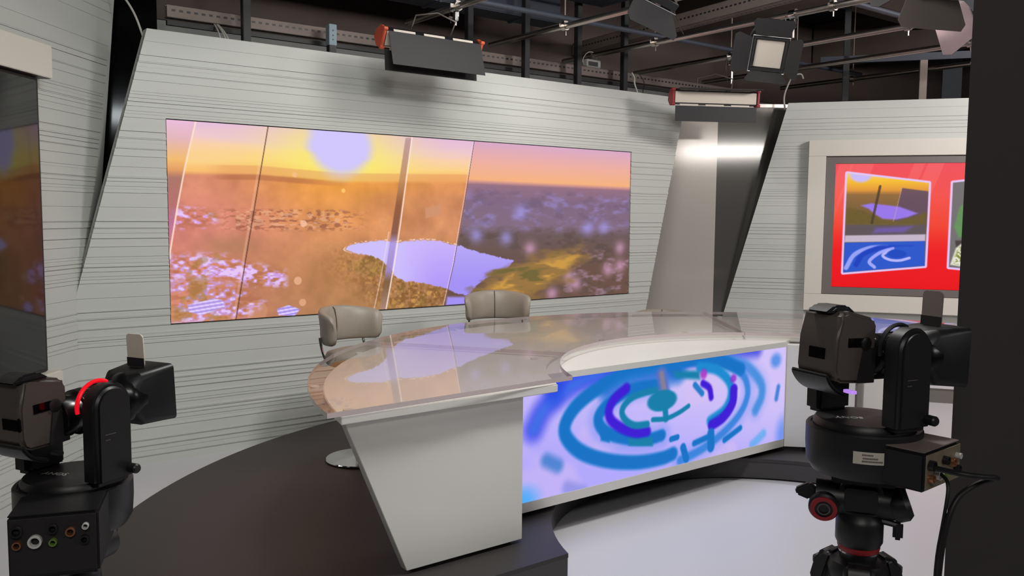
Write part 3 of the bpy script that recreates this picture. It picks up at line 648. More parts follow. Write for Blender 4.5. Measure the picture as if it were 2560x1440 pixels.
# ------------------------------------------------------------------ presenters' platform with its round cut-out
PC = (1.588, 4.191); PR = 3.502; CC = (1.39, 4.12); CR = 1.187
cl = (.259, 3.752); cr_ = (2.0, 5.1)
a_l = math.degrees(math.atan2(cl[1] - CC[1], cl[0] - CC[0])) + 360; a_r = math.degrees(math.atan2(cr_[1] - CC[1], cr_[0] - CC[0]))
pf = (-1.443, 2.445); pb = (3.2, 7.3)
a1 = math.degrees(math.atan2(pf[1] - PC[1], pf[0] - PC[0])); a2 = math.degrees(math.atan2(pb[1] - PC[1], pb[0] - PC[0]))
if a1 < 0: a1 += 360
outer = [cl] + arc(PC[0], PC[1], PR, a1, a2, 72) + [(2.634, 5.587)]
hole = arc(CC[0], CC[1], CR, a_r, a_l, 40)
def clip_n(P, lim=5.795):
    o = []
    for x, y in P:
        n = -x * UY + y * UX; d = max(0, n - lim); o.append((x + d * UY, y - d * UX))
    return o
poly = clip_n(outer) + hole
r = empty('presenter_platform', (0, 0, 0), 0, label='round charcoal platform with a curved cut-out under the desk', category='platform')
B().prism(poly, HP - .02, HP).make('deck', M['deck'], r, smooth=30)
def shrink(P, c, k): return [(c[0] + (x - c[0]) * k, c[1] + (y - c[1]) * k) for x, y in P]
B().prism([cl] + clip_n(arc(PC[0], PC[1], PR - .006, a1, a2, 72), 5.79) + [(2.63, 5.59)] + arc(CC[0], CC[1], CR + .006, a_r, a_l, 40), .012, HP - .02).make('riser', M['riser'], r, smooth=30)
B().prism([cl] + clip_n(arc(PC[0], PC[1], PR - .03, a1, a2, 72), 5.78) + [(2.63, 5.6)] + arc(CC[0], CC[1], CR + .03, a_r, a_l, 40), .0, .012).make('plinth', M['blackm'], r, smooth=30)

# ------------------------------------------------------------------ presenters' desk
D = empty('news_desk', (DESK_C[0], DESK_C[1], 0), AU, label='curved white news desk with clear top and blue swirl screen', category='desk')
cut = lambda x: .47 + (abs(x) - 1.8) * -.041
def ring_poly(ri, ro, a0, a1, n=40, cutl=None):
    """annulus sector between polar angles, clipped by the front cut line when an end is open"""
    def edge(rad, side):
        y = cut(1.17 if rad < 2 else 2.43); return math.degrees(math.acos(max(-1, min(1, math.sqrt(max(0, rad * rad - y * y)) / rad)))) if side > 0 else 180 - math.degrees(math.asin(y / rad))
    oa0 = edge(ro, 1) if a0 is None else a0; oa1 = edge(ro, -1) if a1 is None else a1
    ia0 = edge(ri, 1) if a0 is None else a0; ia1 = edge(ri, -1) if a1 is None else a1
    return arc(0, 0, ro, oa0, oa1, n) + arc(0, 0, ri, ia1, ia0, n)
ZG0, ZG1 = .87, .89
for a0, a1 in ((125.25, None), (52.6, 125.1), (None, 52.45)):
    g = B().prism(ring_poly(1.264, 2.468, a0, a1), ZG0, ZG1)
    me_o = g.make('acrylic_top', [M['acrylic'], M['acrylic_edge']], D, smooth=30)
    for p in me_o.data.polygons:
        if abs(p.normal.z) < .5: p.material_index = 1
# white slab: its straight front ends sit slightly proud
sl = arc(0, 0, 2.40, math.degrees(math.asin(.486 / 2.40)), 180 - math.degrees(math.asin(.486 / 2.40)), 72) + [(-1.255, .492)] + arc(0, 0, 1.335, 180 - math.degrees(math.asin(.60 / 1.335)), math.degrees(math.asin(.60 / 1.335)), 60) + [(1.255, .492)]
B().prism(sl, .825, .86, bev=.003).make('worktop', M['white'], D, smooth=30)
so = B()
for px, py in ((-2.29, .548), (-1.346, .554), (-.912, 1.092), (-.694, 1.236), (-.121, 1.399), (.6, 1.36), (1.1, 1.0), (1.346, .554), (2.29, .548), (-2.2, 1.05), (-1.6, 1.78), (-.6, 2.3), (.5, 2.3), (1.5, 1.8), (2.2, 1.0)):
    B().lathe([(0, .86), (.02, .86), (.02, .8695), (0, .8695)], 16, Matrix.Translation((px, py, 0))).make('standoff', M['silver'], D)
# leg panels
def leg(s):
    lb = -2.03 if s < 0 else -1.84
    lt = -2.31 if s < 0 else -2.1
    P = [(-s * -lt if s > 0 else lt, .822), (s * 1.442, .822), (s * 1.442, .165), (s * -lb, .165)]
    P = [(s * abs(lt), .822), (s * 1.42, .822), (s * 1.42, .152), (s * abs(lb), .152)]
    B().prism(P, .538, .585, 'y', bev=.002).make('leg_panel', M['white'], D)
    Q = [(s * (abs(lb) - .04), .152), (s * 1.47, .152), (s * 1.47, HP), (s * (abs(lb) - .04), HP)]
    B().prism(Q, .56, .585, 'y').make('leg_plinth', M['black'], D, smooth=0)
leg(-1); leg(1)
# screen box under the inner curve
NL_ = .778
top = arc(0, 0, 1.62, 35, 140, 40)
bx = [(-1.20, NL_ + .03), (.905, NL_ + .03)] + [(x, y) for x, y in top]
B().prism(bx, .165, .838).make('screen_box', M['white'], D, smooth=30)
fr = B()
fr.box((-1.30, NL_ - .001, .165), (.905, NL_ + .03, .2145)); fr.box((-1.30, NL_ - .001, .8125), (.905, NL_ + .05, .845))
fr.box((.9035, NL_ - .001, .2145), (.912, NL_ + .03, .845)); fr.box((-1.30, NL_ - .001, .2145), (-1.2415, NL_ + .03, .845))
fr.make('screen_frame', M['white'], D, smooth=0)
B().prism([(-1.24, NL_ + .07), (.88, NL_ + .07), (1.0, .7), (1.3, .62)] + arc(0, 0, 1.58, 30, 140, 30), HP, .165).make('box_plinth', M['black'], D, smooth=0)
# angled cheek right of the screen
B().prism([(.9125, NL_), (1.21, .475), (1.25, .52), (.95, .84)], .165, .824).make('cheek_panel', M['white'], D, smooth=0)
o = screen('picture', 2.142, .597, 520, 150, paint_desk, M['ledmain'], D); o.location = (-1.24, NL_ + .002, .812)

# ------------------------------------------------------------------ studio chairs
def make_chair(hs, lift=.125):
    r = empty('studio_chair')
    B().lathe([(0, .0), (.212, .0), (.214, .006), (.212, .008), (0, .008)], 48).make('base_rim', M['black'], r)
    B().lathe([(0, .008), (.211, .008), (.208, .013), (.06, .02), (.034, .026), (0, .026)], 48).make('base_disc', M['chrome'], r)
    B().lathe([(0, .02), (.033, .02), (.033, .2), (.03, .21), (.022, .212), (.022, hs - .09), (0, hs - .09)], 24).make('pole', M['chrome'], r)
    rings = []
    for z, k in ((hs - .09, .72), (hs - .085, .88), (hs - .06, .97), (hs - .03, 1.0), (hs - .01, .95), (hs, .8), (hs + .004, .4)):
        ring = []
        for i in range(40):
            a = 2 * PI * i / 40; c, s = math.cos(a), math.sin(a)
            ring.append((.02 + .205 * k * math.copysign(abs(c) ** .72, c), .2 * k * math.copysign(abs(s) ** .72, s), z))
        rings.append(ring)
    B().loft(rings).make('seat', M['leather'], r, smooth=60)
    zc = hs + lift; rings = []; ang = 84; K = 34
    for j in range(K + 1):
        t = -1 + 2 * j / K; a = R(180 + ang * t); e = abs(t)
        endk = math.sqrt(max(.02, 1 - max(0, (e - .86) / .14) ** 2)) if e > .86 else 1
        hh = (.108 - .022 * e ** 2) * (.55 + .45 * endk); th = .028 * (.25 + .75 * endk); zz = zc - .018 * e ** 2
        ring = []
        for i in range(24):
            b = 2 * PI * i / 24; c, s = math.cos(b), math.sin(b)
            rad = .224 + th * math.copysign(abs(c) ** .6, c) + .02 * (s if s > 0 else 0)
            ring.append((.02 + rad * math.cos(a), rad * math.sin(a), zz + hh * math.copysign(abs(s) ** .7, s)))
        rings.append(ring)
    back = B().loft(rings).make('backrest', M['leather'], r, smooth=60)
    q = [(.02 + (.232 - .0285) * -1 - .02 * max(0, math.sin(b)) , .0, zc + .108 * math.copysign(abs(math.sin(b)) ** .7, math.sin(b))) for b in [R(-70 + 140 * i / 14) for i in range(15)]]
    q = [(x + .008 if abs(z - zc) < .09 else x, y, z) for x, y, z in q]
    B().tube([(x + .001, y, z) for x, y, z in q], .003, 6).make('seam', M['seam'], back)
    for s in (-1, 1):
        B().tube([(-.02, s * .1, hs - .088), (-.06, s * .17, hs - .085), (-.1, s * .2, hs - .06), (-.13, s * .205, hs + .03), (-.1375, s * .2065, zc - .06)], .009, 10, smooth=2).make('back_rod', M['chrome'], r)
    return r
def place_chair(c, x, y, fdeg, label):
    c.location = (x, y, HP); c.rotation_euler.z = R(fdeg); c['label'] = label; c['category'] = 'chair'; c['group'] = 'taupe studio chairs at the news desk'
place_chair(make_chair(.68, .145), -.92, 5.22, -27, 'taupe studio chair on chrome disc base at the left tip of the desk')
place_chair(make_chair(.68, .135), -.10, 6.44, -80, 'taupe studio chair behind the desk below the lake picture')
place_chair(make_chair(.465), 1.27, 7.30, -100, 'lowered taupe chair whose backrest just shows over the desk centre')

# ------------------------------------------------------------------ robotic cameras on tripods
def ptz(loc, pan, base, lit, label, slab_mat, tilt=3, ext=0.0, ylo=-.056, bl=.192, bz=-.008):
    r = empty('robotic_camera', loc, 0, label=label, category='camera', group='robotic studio cameras')
    Mb = Matrix.Rotation(R(base), 4, 'Z'); Mp = Matrix.Rotation(R(pan), 4, 'Z')
    b = B().lathe([(0, -.02), (.1, -.02), (.12, -.012), (.132, .008), (.135, .05), (.135, .096), (.132, .1), (.124, .1), (.122, .096), (0, .096)], 56)
    drum = b.make('base_drum', M['black'], r)
    Mb = Mb @ Matrix.Translation((bl - .192, 0, bz + .008))
    box = B().box((.02 - (bl - .192), -.09, -.008 - (.05 if lit else 0)), (.192, .09, .082), .006, Mb).make('connector_box', M['black'], r)
    B().box((.05, -.089, .0825), (.19, .089, .0855), .001, Mb).make('top_plate', M['taupe'] if not lit else M['black'], box)
    B().box((.1925, -.085, -.002 - (.045 if lit else 0)), (.195, .085, .078), 0, Mb).make('connector_plate', M['connector'] if not lit else M['blackm'], box, smooth=0)
    for k, (y, z, rr, mm) in enumerate(((-.07, .06, .012, 'black'), (-.07, .03, .009, 'copper'), (-.035, .035, .014, 'silver'), (.0, .06, .01, 'black'), (.0, .03, .008, 'green'), (.035, .05, .01, 'copper'), (.062, .03, .009, 'black'), (.065, .06, .007, 'silver'))):
        mt = Mb @ Matrix.Translation((.195, y, z - .006)) @ Matrix.Rotation(PI / 2, 4, 'Y')
        B().lathe([(rr * .6, 0), (rr, 0), (rr, .012), (rr * .7, .012), (rr * .6, .002)], 18, mt).make('socket', M[mm], box)
    # panning yoke
    y_ = B().lathe([(0, .097), (.119, .097), (.119, .108), (.112, .118), (0, .118)], 48)
    yoke = y_.make('yoke_disc', M['black'], r)
    mt = Matrix.Translation((-.04, -.008, .1186)) @ Matrix.Rotation(R(170), 4, 'Z')
    text_mesh('lettering', 'SONY', .025, M['silver'], yoke, mt)
    def arm(y0, y1, top):
        rr = .055; zc = top - rr
        P = [(-rr, .112)] + [(rr, .112)] + arc(0, zc, rr, 0, 180, 20)
        a = B().prism(P, y0, y1, 'y', bev=.012, mtx=Mp, seg=3).make('yoke_arm', M['black'], r, smooth=40)
        return a, zc
    a_r, zc = arm(-.148, -.092, .354); a_l, _ = arm(.092, .148, .335)
    pts = [(.058 * math.cos(R(t)), -.0905, zc + .058 * math.sin(R(t))) for t in range(62, 196, 5)]
    B().tube([Mp @ Vector(p) for p in pts], .005, 8).make('tally_ring', M['tally'] if lit else M['black'], a_r)
    for dz, L in ((.235, .03), (.222, .014)):
        B().box((-.03, -.1486, dz), (-.03 + L, -.1482, dz + .002), 0, Mp).make('print', M['ink'], a_r, smooth=0)
    # camera head, tilted on the axis between the arms
    T = Mp @ Matrix.Translation((0, 0, .268)) @ Matrix.Rotation(R(tilt), 4, 'Y')
    prof = [(-.16, -.02), (-.154, -.042), (-.14, -.052), (-.04, -.056), (-.03, -.04), (-.03, .085), (-.04, .1), (-.06, .104), (-.125, .118), (-.142, .112), (-.158, .05)]
    body = B().prism(prof, ylo, .07, 'y', bev=.012, mtx=T, seg=3).make('camera_body', M['body'], r, smooth=40)
    B().box((-.125, ylo - .0012, .03), (-.075, ylo + .004, .056), .002, T).make('slot', M['glossblack'], body)
    B().lathe([(0, 0), (.016, 0), (.016, .003), (.01, .005), (0, .005)], 20, T @ Matrix.Translation((-.067, ylo, .04)) @ Matrix.Rotation(PI / 2, 4, 'X')).make('dial', M['black'], body)
    B().box((-.161, -.026, -.002), (-.15, .03, .03), .003, T).make('rear_slot', M['glossblack'], body)
    B().prism([(-.09, -.053), (-.034, -.053), (-.034, .03), (-.075, .03)], ylo - .0025, ylo + .002, 'y', .001, T).make('side_cover', M['blackm'], body)
    B().prism([(-.17, .11), (-.14, .128), (-.1, .128), (-.07, .108)], -.03, .04, 'y', .006, T).make('top_hump', M['black'], body)
    fin = B().prism(arc(-.085, .0, .09, 205, 262, 12) + arc(-.085, .0, .08, 262, 202, 12), -.04, .08, 'y', .004, T).make('lower_guard', M['black'], body)
    L = T @ Matrix.Translation((-.05 + ext, 0, .0)) @ Matrix.Rotation(PI / 2, 4, 'Y')
    lens = B().lathe([(0, 0), (.05, 0), (.052, .004), (.052, .03), (.048, .032), (.048, .052), (.054, .056), (.054, .09), (.05, .093), (.05, .112), (.056, .118), (.058, .15), (.054, .154), (.054, .178), (.062, .186), (.068, .2), (.068, .226), (0, .226)], 40, L).make('lens_barrel', M['lens'], r, smooth=30)
    g = B()
    for i in range(60):
        a = 2 * PI * i / 60; g.box((.0535, -.0013, .06), (.0562, .0013, .086), 0, L @ Matrix.Rotation(a, 4, 'Z'))
        g.box((.0575, -.0013, .121), (.06, .0013, .147), 0, L @ Matrix.Rotation(a, 4, 'Z'))
    g.make('grip_rib', M['blackm'], lens, smooth=0, kind='stuff')
    text_mesh('print', '6 G 28-135', .009, M['ink'], lens, T @ Matrix.Translation((.01, -.0508, .018)) @ Matrix.Rotation(R(70), 4, 'X'))
    hood = B()
    def rr(x, hy, hz, c=.012): return [(x + ext, p[0], p[1]) for p in rrect(-hy, -hz, hy, hz, c, 3)]
    hood.loft([rr(.145, .062, .062, .05), rr(.165, .066, .07, .02), rr(.262, .074, .076), rr(.262, .069, .071), rr(.18, .055, .05)], True, 0, T)
    hd = hood.make('lens_hood', M['black'], r, smooth=30)
    pl = B().prism([(p[0], p[1]) for p in rrect(-.03, .072, .03, .162, .012)], .205 + ext, .209 + ext, 'x', .0008, T).make('tally_plate', slab_mat, r)
    B().box((.2035 + ext, -.03, .074), (.2048 + ext, .03, .098), 0, T).make('tape', M['blackm'], pl, smooth=0)
    B().lathe([(0, 0), (.012, .0), (.012, .02), (.009, .024), (0, .024)], 16, Mp @ Matrix.Translation((.04, -.149, .14)) @ Matrix.Rotation(PI / 2, 4, 'X') ).make('lock_knob', M['black'], a_r)
    B().box((-.06, -.02, -.088), (-.045, .01, -.08), .001, T).make('indicator', M['lilac'] if not lit else M['black'], body)
    return r
def tripod(loc, top, rz, label):
    r = empty('camera_tripod', loc, rz, label=label, category='tripod', group='tripods under the robotic cameras')
    t = top
    B().box((-.07, -.05, t - .022), (.08, .05, t), .006).make('quick_release_plate', M['black'], r)
    hb = B().prism(rrect(-.05, t - .1, .05, t - .02, .02), -.045, .045, 'y', .012).make('head_block', M['black'], r, smooth=40)
    B().cyl((-.105, 0, t - .07), (.1, 0, t - .07), .042, 32).make('tilt_drum', M['black'], r, smooth=40)
    kn = B().lathe([(0, 0), (.034, 0), (.036, .006), (.036, .02), (.03, .026), (0, .026)], 32, Matrix.Translation((-.085, -.042, t - .078)) @ Matrix.Rotation(R(100), 4, 'X')).make('drag_knob', M['black'], r)
    kt = Matrix.Translation((-.085, -.0665, t - .0825)) @ Matrix.Rotation(R(100), 4, 'X')
    B().lathe([(.021, 0), (.031, 0), (.031, .0045), (.021, .0045)], 32, kt).make('red_ring', M['red'], kn)
    B().lathe([(.012, 0), (.015, 0), (.015, .0045), (.012, .0045)], 24, kt).make('dial_mark', M['ink'], kn)
    B().prism([(-.155, t - .055), (-.12, t - .035), (-.09, t - .06), (-.12, t - .08), (-.15, t - .07)], -.02, .0, 'y', .004).make('lock_lever', M['black'], r)
    B().lathe([(0, 0), (.036, .0), (.04, .012), (.04, .032), (.03, .044), (0, .044)], 28, Matrix.Translation((.07, -.01, t - .078)) @ Matrix.Rotation(R(70), 4, 'Y')).make('brake_knob', M['black'], r)
    B().lathe([(0, t - .1), (.042, t - .1), (.053, t - .112), (.056, t - .125), (.056, t - .17), (.05, t - .182), (0, t - .182)], 36).make('pan_base', M['black'], r)
    B().tube([(.05, -.01, t - .115), (.08, -.015, t - .118), (.085, -.015, t - .12)], .008, 8).make('pan_lock', M['black'], r)
    B().box((.075, -.025, t - .155), (.098, -.005, t - .11), .006).make('pan_lever', M['black'], r)
    B().lathe([(.03, t - .182), (.05, t - .182), (.0505, t - .186), (.0475, t - .196), (.03, t - .196)], 36).make('red_collar', M['red'], r)
    B().lathe([(.03, t - .196), (.047, t - .196), (.0475, t - .2), (.03, t - .2)], 36).make('steel_collar', M['chrome'], r)
    B().lathe([(0, t - .2), (.046, t - .2), (.044, t - .215), (.066, t - .222), (.072, t - .24), (.06, t - .3), (.035, t - .34), (0, t - .34)], 36).make('bowl', M['black'], r)
    for k in range(3):
        a = R(-90 + 120 * k); c, s = math.cos(a), math.sin(a)
        Mx = Matrix.Rotation(a, 4, 'Z')
        lb = B().prism([(.045, t - .215), (.075, t - .208), (.1, t - .23), (.118, t - .3), (.1, t - .36), (.07, t - .3)], -.036, .036, 'y', .012, Mx, seg=3).make('leg_clamp', M['black'], r, smooth=40)
        B().box((.098, -.018, t - .262), (.114, .018, t - .24), .003, Mx).make('clamp_lever', M['ink'], lb)
        lg = B()
        for y in (-.024, .024): lg.tube([Mx @ Vector((.095, y, t - .3)), Mx @ Vector((.40, y, .10))], .013, 10)
        lgo = lg.make('leg', M['black'], r)
        lo = B().tube([Mx @ Vector((.33, 0, .22)), Mx @ Vector((.46, 0, .012))], .014, 10).make('lower_tube', M['lens'], lgo)
        B().lathe([(0, 0), (.03, 0), (.028, .018), (.012, .03), (0, .03)], 16, Matrix.Translation(Mx @ Vector((.465, 0, 0)))).make('rubber_foot', M['blackm'], lgo)
    return r
CAMR = (.868, 2.1, 1.03); CAML = (-1.08, 2.1, .872)
cr = ptz(CAMR, 25, -50, False, 'black robotic camera on the right in front of the black flat', M['taupe'], 2, .01)
cl_ = ptz(CAML, 66, -72, True, 'black robotic camera on the left with a lit red ring', M['tan'], -3, 0, -.03, .27, .013)
tripod((CAMR[0], CAMR[1], 0), CAMR[2] - .02, R(-20), 'black tripod with red collar under the right robotic camera')
tripod((CAML[0], CAML[1], 0), CAML[2] - .02, R(255), 'black tripod under the left robotic camera with only its head in view')
# rating sticker on the right camera's drum
st = empty('tmp')
bpy.data.objects.remove(st)
mt = Matrix.Rotation(R(-68), 4, 'Z')
b = B()
for k in range(8):
    a0, a1 = R(-121 + 3.6 * k), R(-121 + 3.6 * (k + 1))
    q = [(.1355 * math.cos(a0), .1355 * math.sin(a0), .035), (.1355 * math.cos(a1), .1355 * math.sin(a1), .035), (.1355 * math.cos(a1), .1355 * math.sin(a1), .064), (.1355 * math.cos(a0), .1355 * math.sin(a0), .064)]
    b.quad(q)
stk = b.make('sticker', M['paper'], cr)
ink = B()
for z0, k0, k1 in ((.055, 2.3, 5), (.047, 2.5, 6.2), (.040, 2.3, 7.4)):
    kk = k0
    while kk < k1:
        a0, a1 = R(-121 + 3.6 * kk), R(-121 + 3.6 * (kk + .28))
        ink.quad([(.1358 * math.cos(a0), .1358 * math.sin(a0), z0), (.1358 * math.cos(a1), .1358 * math.sin(a1), z0), (.1358 * math.cos(a1), .1358 * math.sin(a1), z0 + .004), (.1358 * math.cos(a0), .1358 * math.sin(a0), z0 + .004)])
        kk += .36
ink.make('print', M['ink'], stk, smooth=0)
# cables from the right camera's sockets
def base_pt(x, y, z, base=-50, c=CAMR):
    v = Matrix.Rotation(R(base), 4, 'Z') @ Vector((x, y, z)); return Vector(c) + v
def cable(name, pts, r, m, label, smooth=3, **k):
    return B().tube(pts, r, 8, smooth=smooth).make(name, m, None, smooth=60, label=label, category='cable', **k)
s0 = base_pt(.205, -.07, .05); s1 = base_pt(.205, 0, .03)
cable('camera_cable', [s0, s0 + Vector((.05, -.06, .0)), s0 + Vector((.14, -.03, -.012)), s0 + Vector((.10, .0, -.03)), s0 + Vector((.02, -.03, -.07)), s0 + Vector((.0, -.03, -.3)), s0 + Vector((.03, -.02, -.7)), s0 + Vector((.06, .02, -1.06)), s0 + Vector((.3, .2, -1.092))], .0065, M['cablek'], 'thick black cable looping from the right camera to the floor')
cable('camera_cable', [base_pt(.205, -.035, .03), base_pt(.23, -.05, .02), base_pt(.235, -.07, -.03), base_pt(.215, -.075, -.2), base_pt(.235, -.06, -.5), base_pt(.26, -.02, -.85), base_pt(.30, .0, -1.02), base_pt(.5, .1, -1.035)], .004, M['cablek'], 'thin black cable hanging beside the thicker one at the right camera')

# ------------------------------------------------------------------ dark flat closing the view on the right
e = empty('masking_flat', (1.343, 2.6, 0), 0, label='tall black masking flat along the right edge of the view', category='flat')
B().prism([(-.0229, -.0444), (1.9, -.05), (1.9, 0), (0, 0)], 0, 3.7).make('face', M['drape'], e)
B().box((.06, 0.001, .0), (1.88, .05, 3.65), .002).make('rear_frame', M['blackm'], e)

# ------------------------------------------------------------------ overhead: posts, channels, pipes
for s, y0, lab in ((.855, 2.0, 'above the sunset end of the wall'), (1.494, 2.0, 'carrying a pale blue bracket'), (2.718, 2.0, 'behind the orange ended lamp'), (3.308, 2.0, 'left of the bright rear panel'), (3.907, 2.0, 'between two pale rear patches'), (4.488, 2.0, 'beside the tangle of cables')):
    p = un(0, 0); x = WALL_C[0] + s * UX - .135 * UY; y = WALL_C[1] + s * UY + .135 * UX
    e = empty('steel_post', (x, y, 0), AU, label='dark square post rising behind the centre wall, ' + lab, category='post', group='dark posts behind the centre wall')
    hgt = 4.2 if s != 1.494 else 2.90
    B().box((-.027, -.027, 0), (.027, .027, hgt), .003).make('shaft', M['darkpost'], e)
    B().box((-.06, -.06, 0), (.06, .06, .008), .001).make('foot_plate', M['darkpost'], e)
    if s == 1.494:
        B().box((-.03, -.03, 2.86), (.03, .03, 3.01), .002).make('bracket', M['bluetag'], e)
        for z in (2.9, 2.93, 2.965): B().cyl((0, -.032, z), (0, -.029, z), .006, 12).make('bolt_hole', M['black'], e)
def channel(name, p, rz, L, wd, ht, label, pitch=.05):
    e = empty(name, p, rz, label=label, category='cable channel')
    b = B(); t = .004
    b.box((0, -wd / 2, 0), (L, wd / 2, t)); b.box((0, -wd / 2, 0), (L, -wd / 2 + t, ht)); b.box((0, wd / 2 - t, 0), (L, wd / 2, ht))
    b.box((0, -wd / 2, ht - t), (L, -wd / 2 + .015, ht)); b.box((0, wd / 2 - .015, ht - t), (L, wd / 2, ht))
    b.make('profile', M['channel'], e, smooth=0)
    s = B(); k = .03
    while k < L - .04:
        s.box((k, -wd / 2 - .001, ht * .5), (k + pitch * .5, -wd / 2 + .001, ht * .5 + .014)); s.box((k, wd * .1, -.001), (k + pitch * .5, wd * .1 + .014, .001)); k += pitch
    s.make('slot', M['black'], e, smooth=0, kind='stuff')  # solid black bars painted in for the dark inside open slots
    return e
p = Vector((WALL_C[0], WALL_C[1], 2.93)) + un(.37, .30)
channel('slotted_channel', p, AU, 5.9, .06, .085, 'slotted metal channel running just above and behind the centre wall')
B().box((0, 0, 0), (5.9, .03, .03)).make('dark_rail', M['darkpost'], None, smooth=0, label='thin dark rail under the slotted channel above the centre wall', category='rail')
bpy.data.objects['dark_rail'].location = p + Vector((0, 0, -.05)) + un(0, -.03); bpy.data.objects['dark_rail'].rotation_euler.z = AU
pN = Vector((.66, 9.26, 3.3)); pE = Vector((3.38, 4.83, 3.3))
d = pE - pN
channel('slotted_channel', pN, math.atan2(d.y, d.x), d.length, .12, .12, 'wide slotted channel crossing the ceiling from back wall to upper right')
ZP = 3.12; AN = AU + PI / 2
near = ('over the left camera side', 'carrying the orange ended lamp', 'ending behind the top centre spotlight', 'carrying the spotlight with the square white face', 'carrying the red ended lamp', 'passing behind the large spotlight at upper right', 'lowest in the upper right corner')
pipes = []
for k in range(7):
    u = 2.53 + 1.02 * k
    n0, n1 = 1.0, (5.6, 6.0, 6.3, 6.5, 6.55, 6.5, 6.2)[k]
    e = empty('lighting_pipe', tuple(un(u, n0, ZP)), AN, label='horizontal steel lighting pipe ' + near[k], category='pipe', group='parallel lighting pipes')
    B().cyl((0, 0, 0), (n1 - n0, 0, 0), .024, 14).make('tube', M['steel'], e)
    for n in (1.9, 3.6, 5.3):
        a = n - n0
        c = B(); c.lathe([(.025, -.022), (.034, -.022), (.034, .022), (.025, .022)], 16, Matrix.Translation((a, 0, 0)) @ Matrix.Rotation(PI / 2, 4, 'Y'))
        c.box((a - .018, -.02, .026), (a + .018, .02, .04), .003); c.box((a - .006, .03, -.014), (a + .006, .06, .014), .002); c.cyl((a, -.01, -.07), (a, -.01, -.03), .006, 8)
        c.make('pipe_clamp', M['steel'], e)
        B().cyl((a, 0, .085), (a, 0, .37 if n > 5 and k == 2 else 1.1), .006, 8).make('hanger_rod', M['channel'], e)
    pipes.append(e)
for n, lab in ((1.9, 'nearest the camera'), (3.6, 'over the desk'), (5.3, 'closest to the centre wall')):
    e = empty('cross_pipe', tuple(un(1.6, n, ZP + .062)), AU, label='dull cross pipe tying the lighting pipes together, ' + lab, category='pipe', group='cross pipes')
    B().cyl((0, 0, 0), (7.2, 0, 0), .021, 12).make('tube', M['duct'], e)
for k, (u0, n0, u1, n1, z, wd, ht, lab) in enumerate(((1.2, 5.0, 6.4, 5.0, 3.62, .5, .3, 'slate grey duct high above the centre wall'), (6.2, 1.0, 6.2, 4.6, 3.66, .6, .34, 'slate grey duct running along the ceiling toward the right'))):
    q0 = un(u0, n0, z); q1 = un(u1, n1, z); dd = q1 - q0
    e = empty('air_duct', tuple(q0), math.atan2(dd.y, dd.x), label=lab, category='duct')
    B().box((0, -wd / 2, 0), (dd.length, wd / 2, ht), .01).make('duct_body', M['duct'], e)
    x = .4
    while x < dd.length - .1:
        B().box((x, -wd / 2 - .015, -.015), (x + .03, wd / 2 + .015, ht + .015), .002).make('duct_flange', M['duct'], e); x += 1.0
q = un(2.5, 6.22, 3.36)
e = empty('air_duct', tuple(q), AU, label='narrow slate blue duct just behind the dark posts at the top', category='duct')
B().box((0, -.13, 0), (2.7, .13, .22), .008).make('duct_body', M['duct'], e)
for x in (.5, 1.4, 2.3): B().box((x, -.14, -.01), (x + .03, .14, .23), .002).make('duct_flange', M['duct'], e)
q = un(3.9, 4.4, 3.5)
e = empty('ribbed_panel', tuple(q), AU, label='dark ribbed metal panel overhead at the top centre edge', category='ceiling panel')
B().box((0, 0, .012), (1.6, 1.46, .03)).make('sheet', M['deckmetal'], e, smooth=0)
g = B()
for k in range(53): g.box((.01 + k * .03, 0, 0), (.024 + k * .03, 1.46, .012))
g.make('rib', M['duct'], e, smooth=0, kind='stuff')
# mesh panel
q = un(6.9, 2.9, 3.6)
e = empty('mesh_panel', tuple(q), AU, label='dark diamond mesh panel hung between beams near the top centre spotlight', category='mesh panel')
g = B()
for k in range(17):
    t = k / 16 * 1.2
    g.box((t - .004, 0, -.004), (t + .004, 1.0, .0)); g.box((0, t * .83 - .004, .0), (1.2, t * .83 + .004, .004))
g.make('wires', M['darkpost'], e, smooth=0, kind='stuff')
fr_ = B(); fr_.box((-.03, -.03, -.02), (1.23, 0, .02)); fr_.box((-.03, 1.0, -.02), (1.23, 1.03, .02)); fr_.box((-.03, 0, -.02), (0, 1, .02)); fr_.box((1.2, 0, -.02), (1.23, 1, .02)); fr_.make('rim', M['channel'], e, smooth=0)

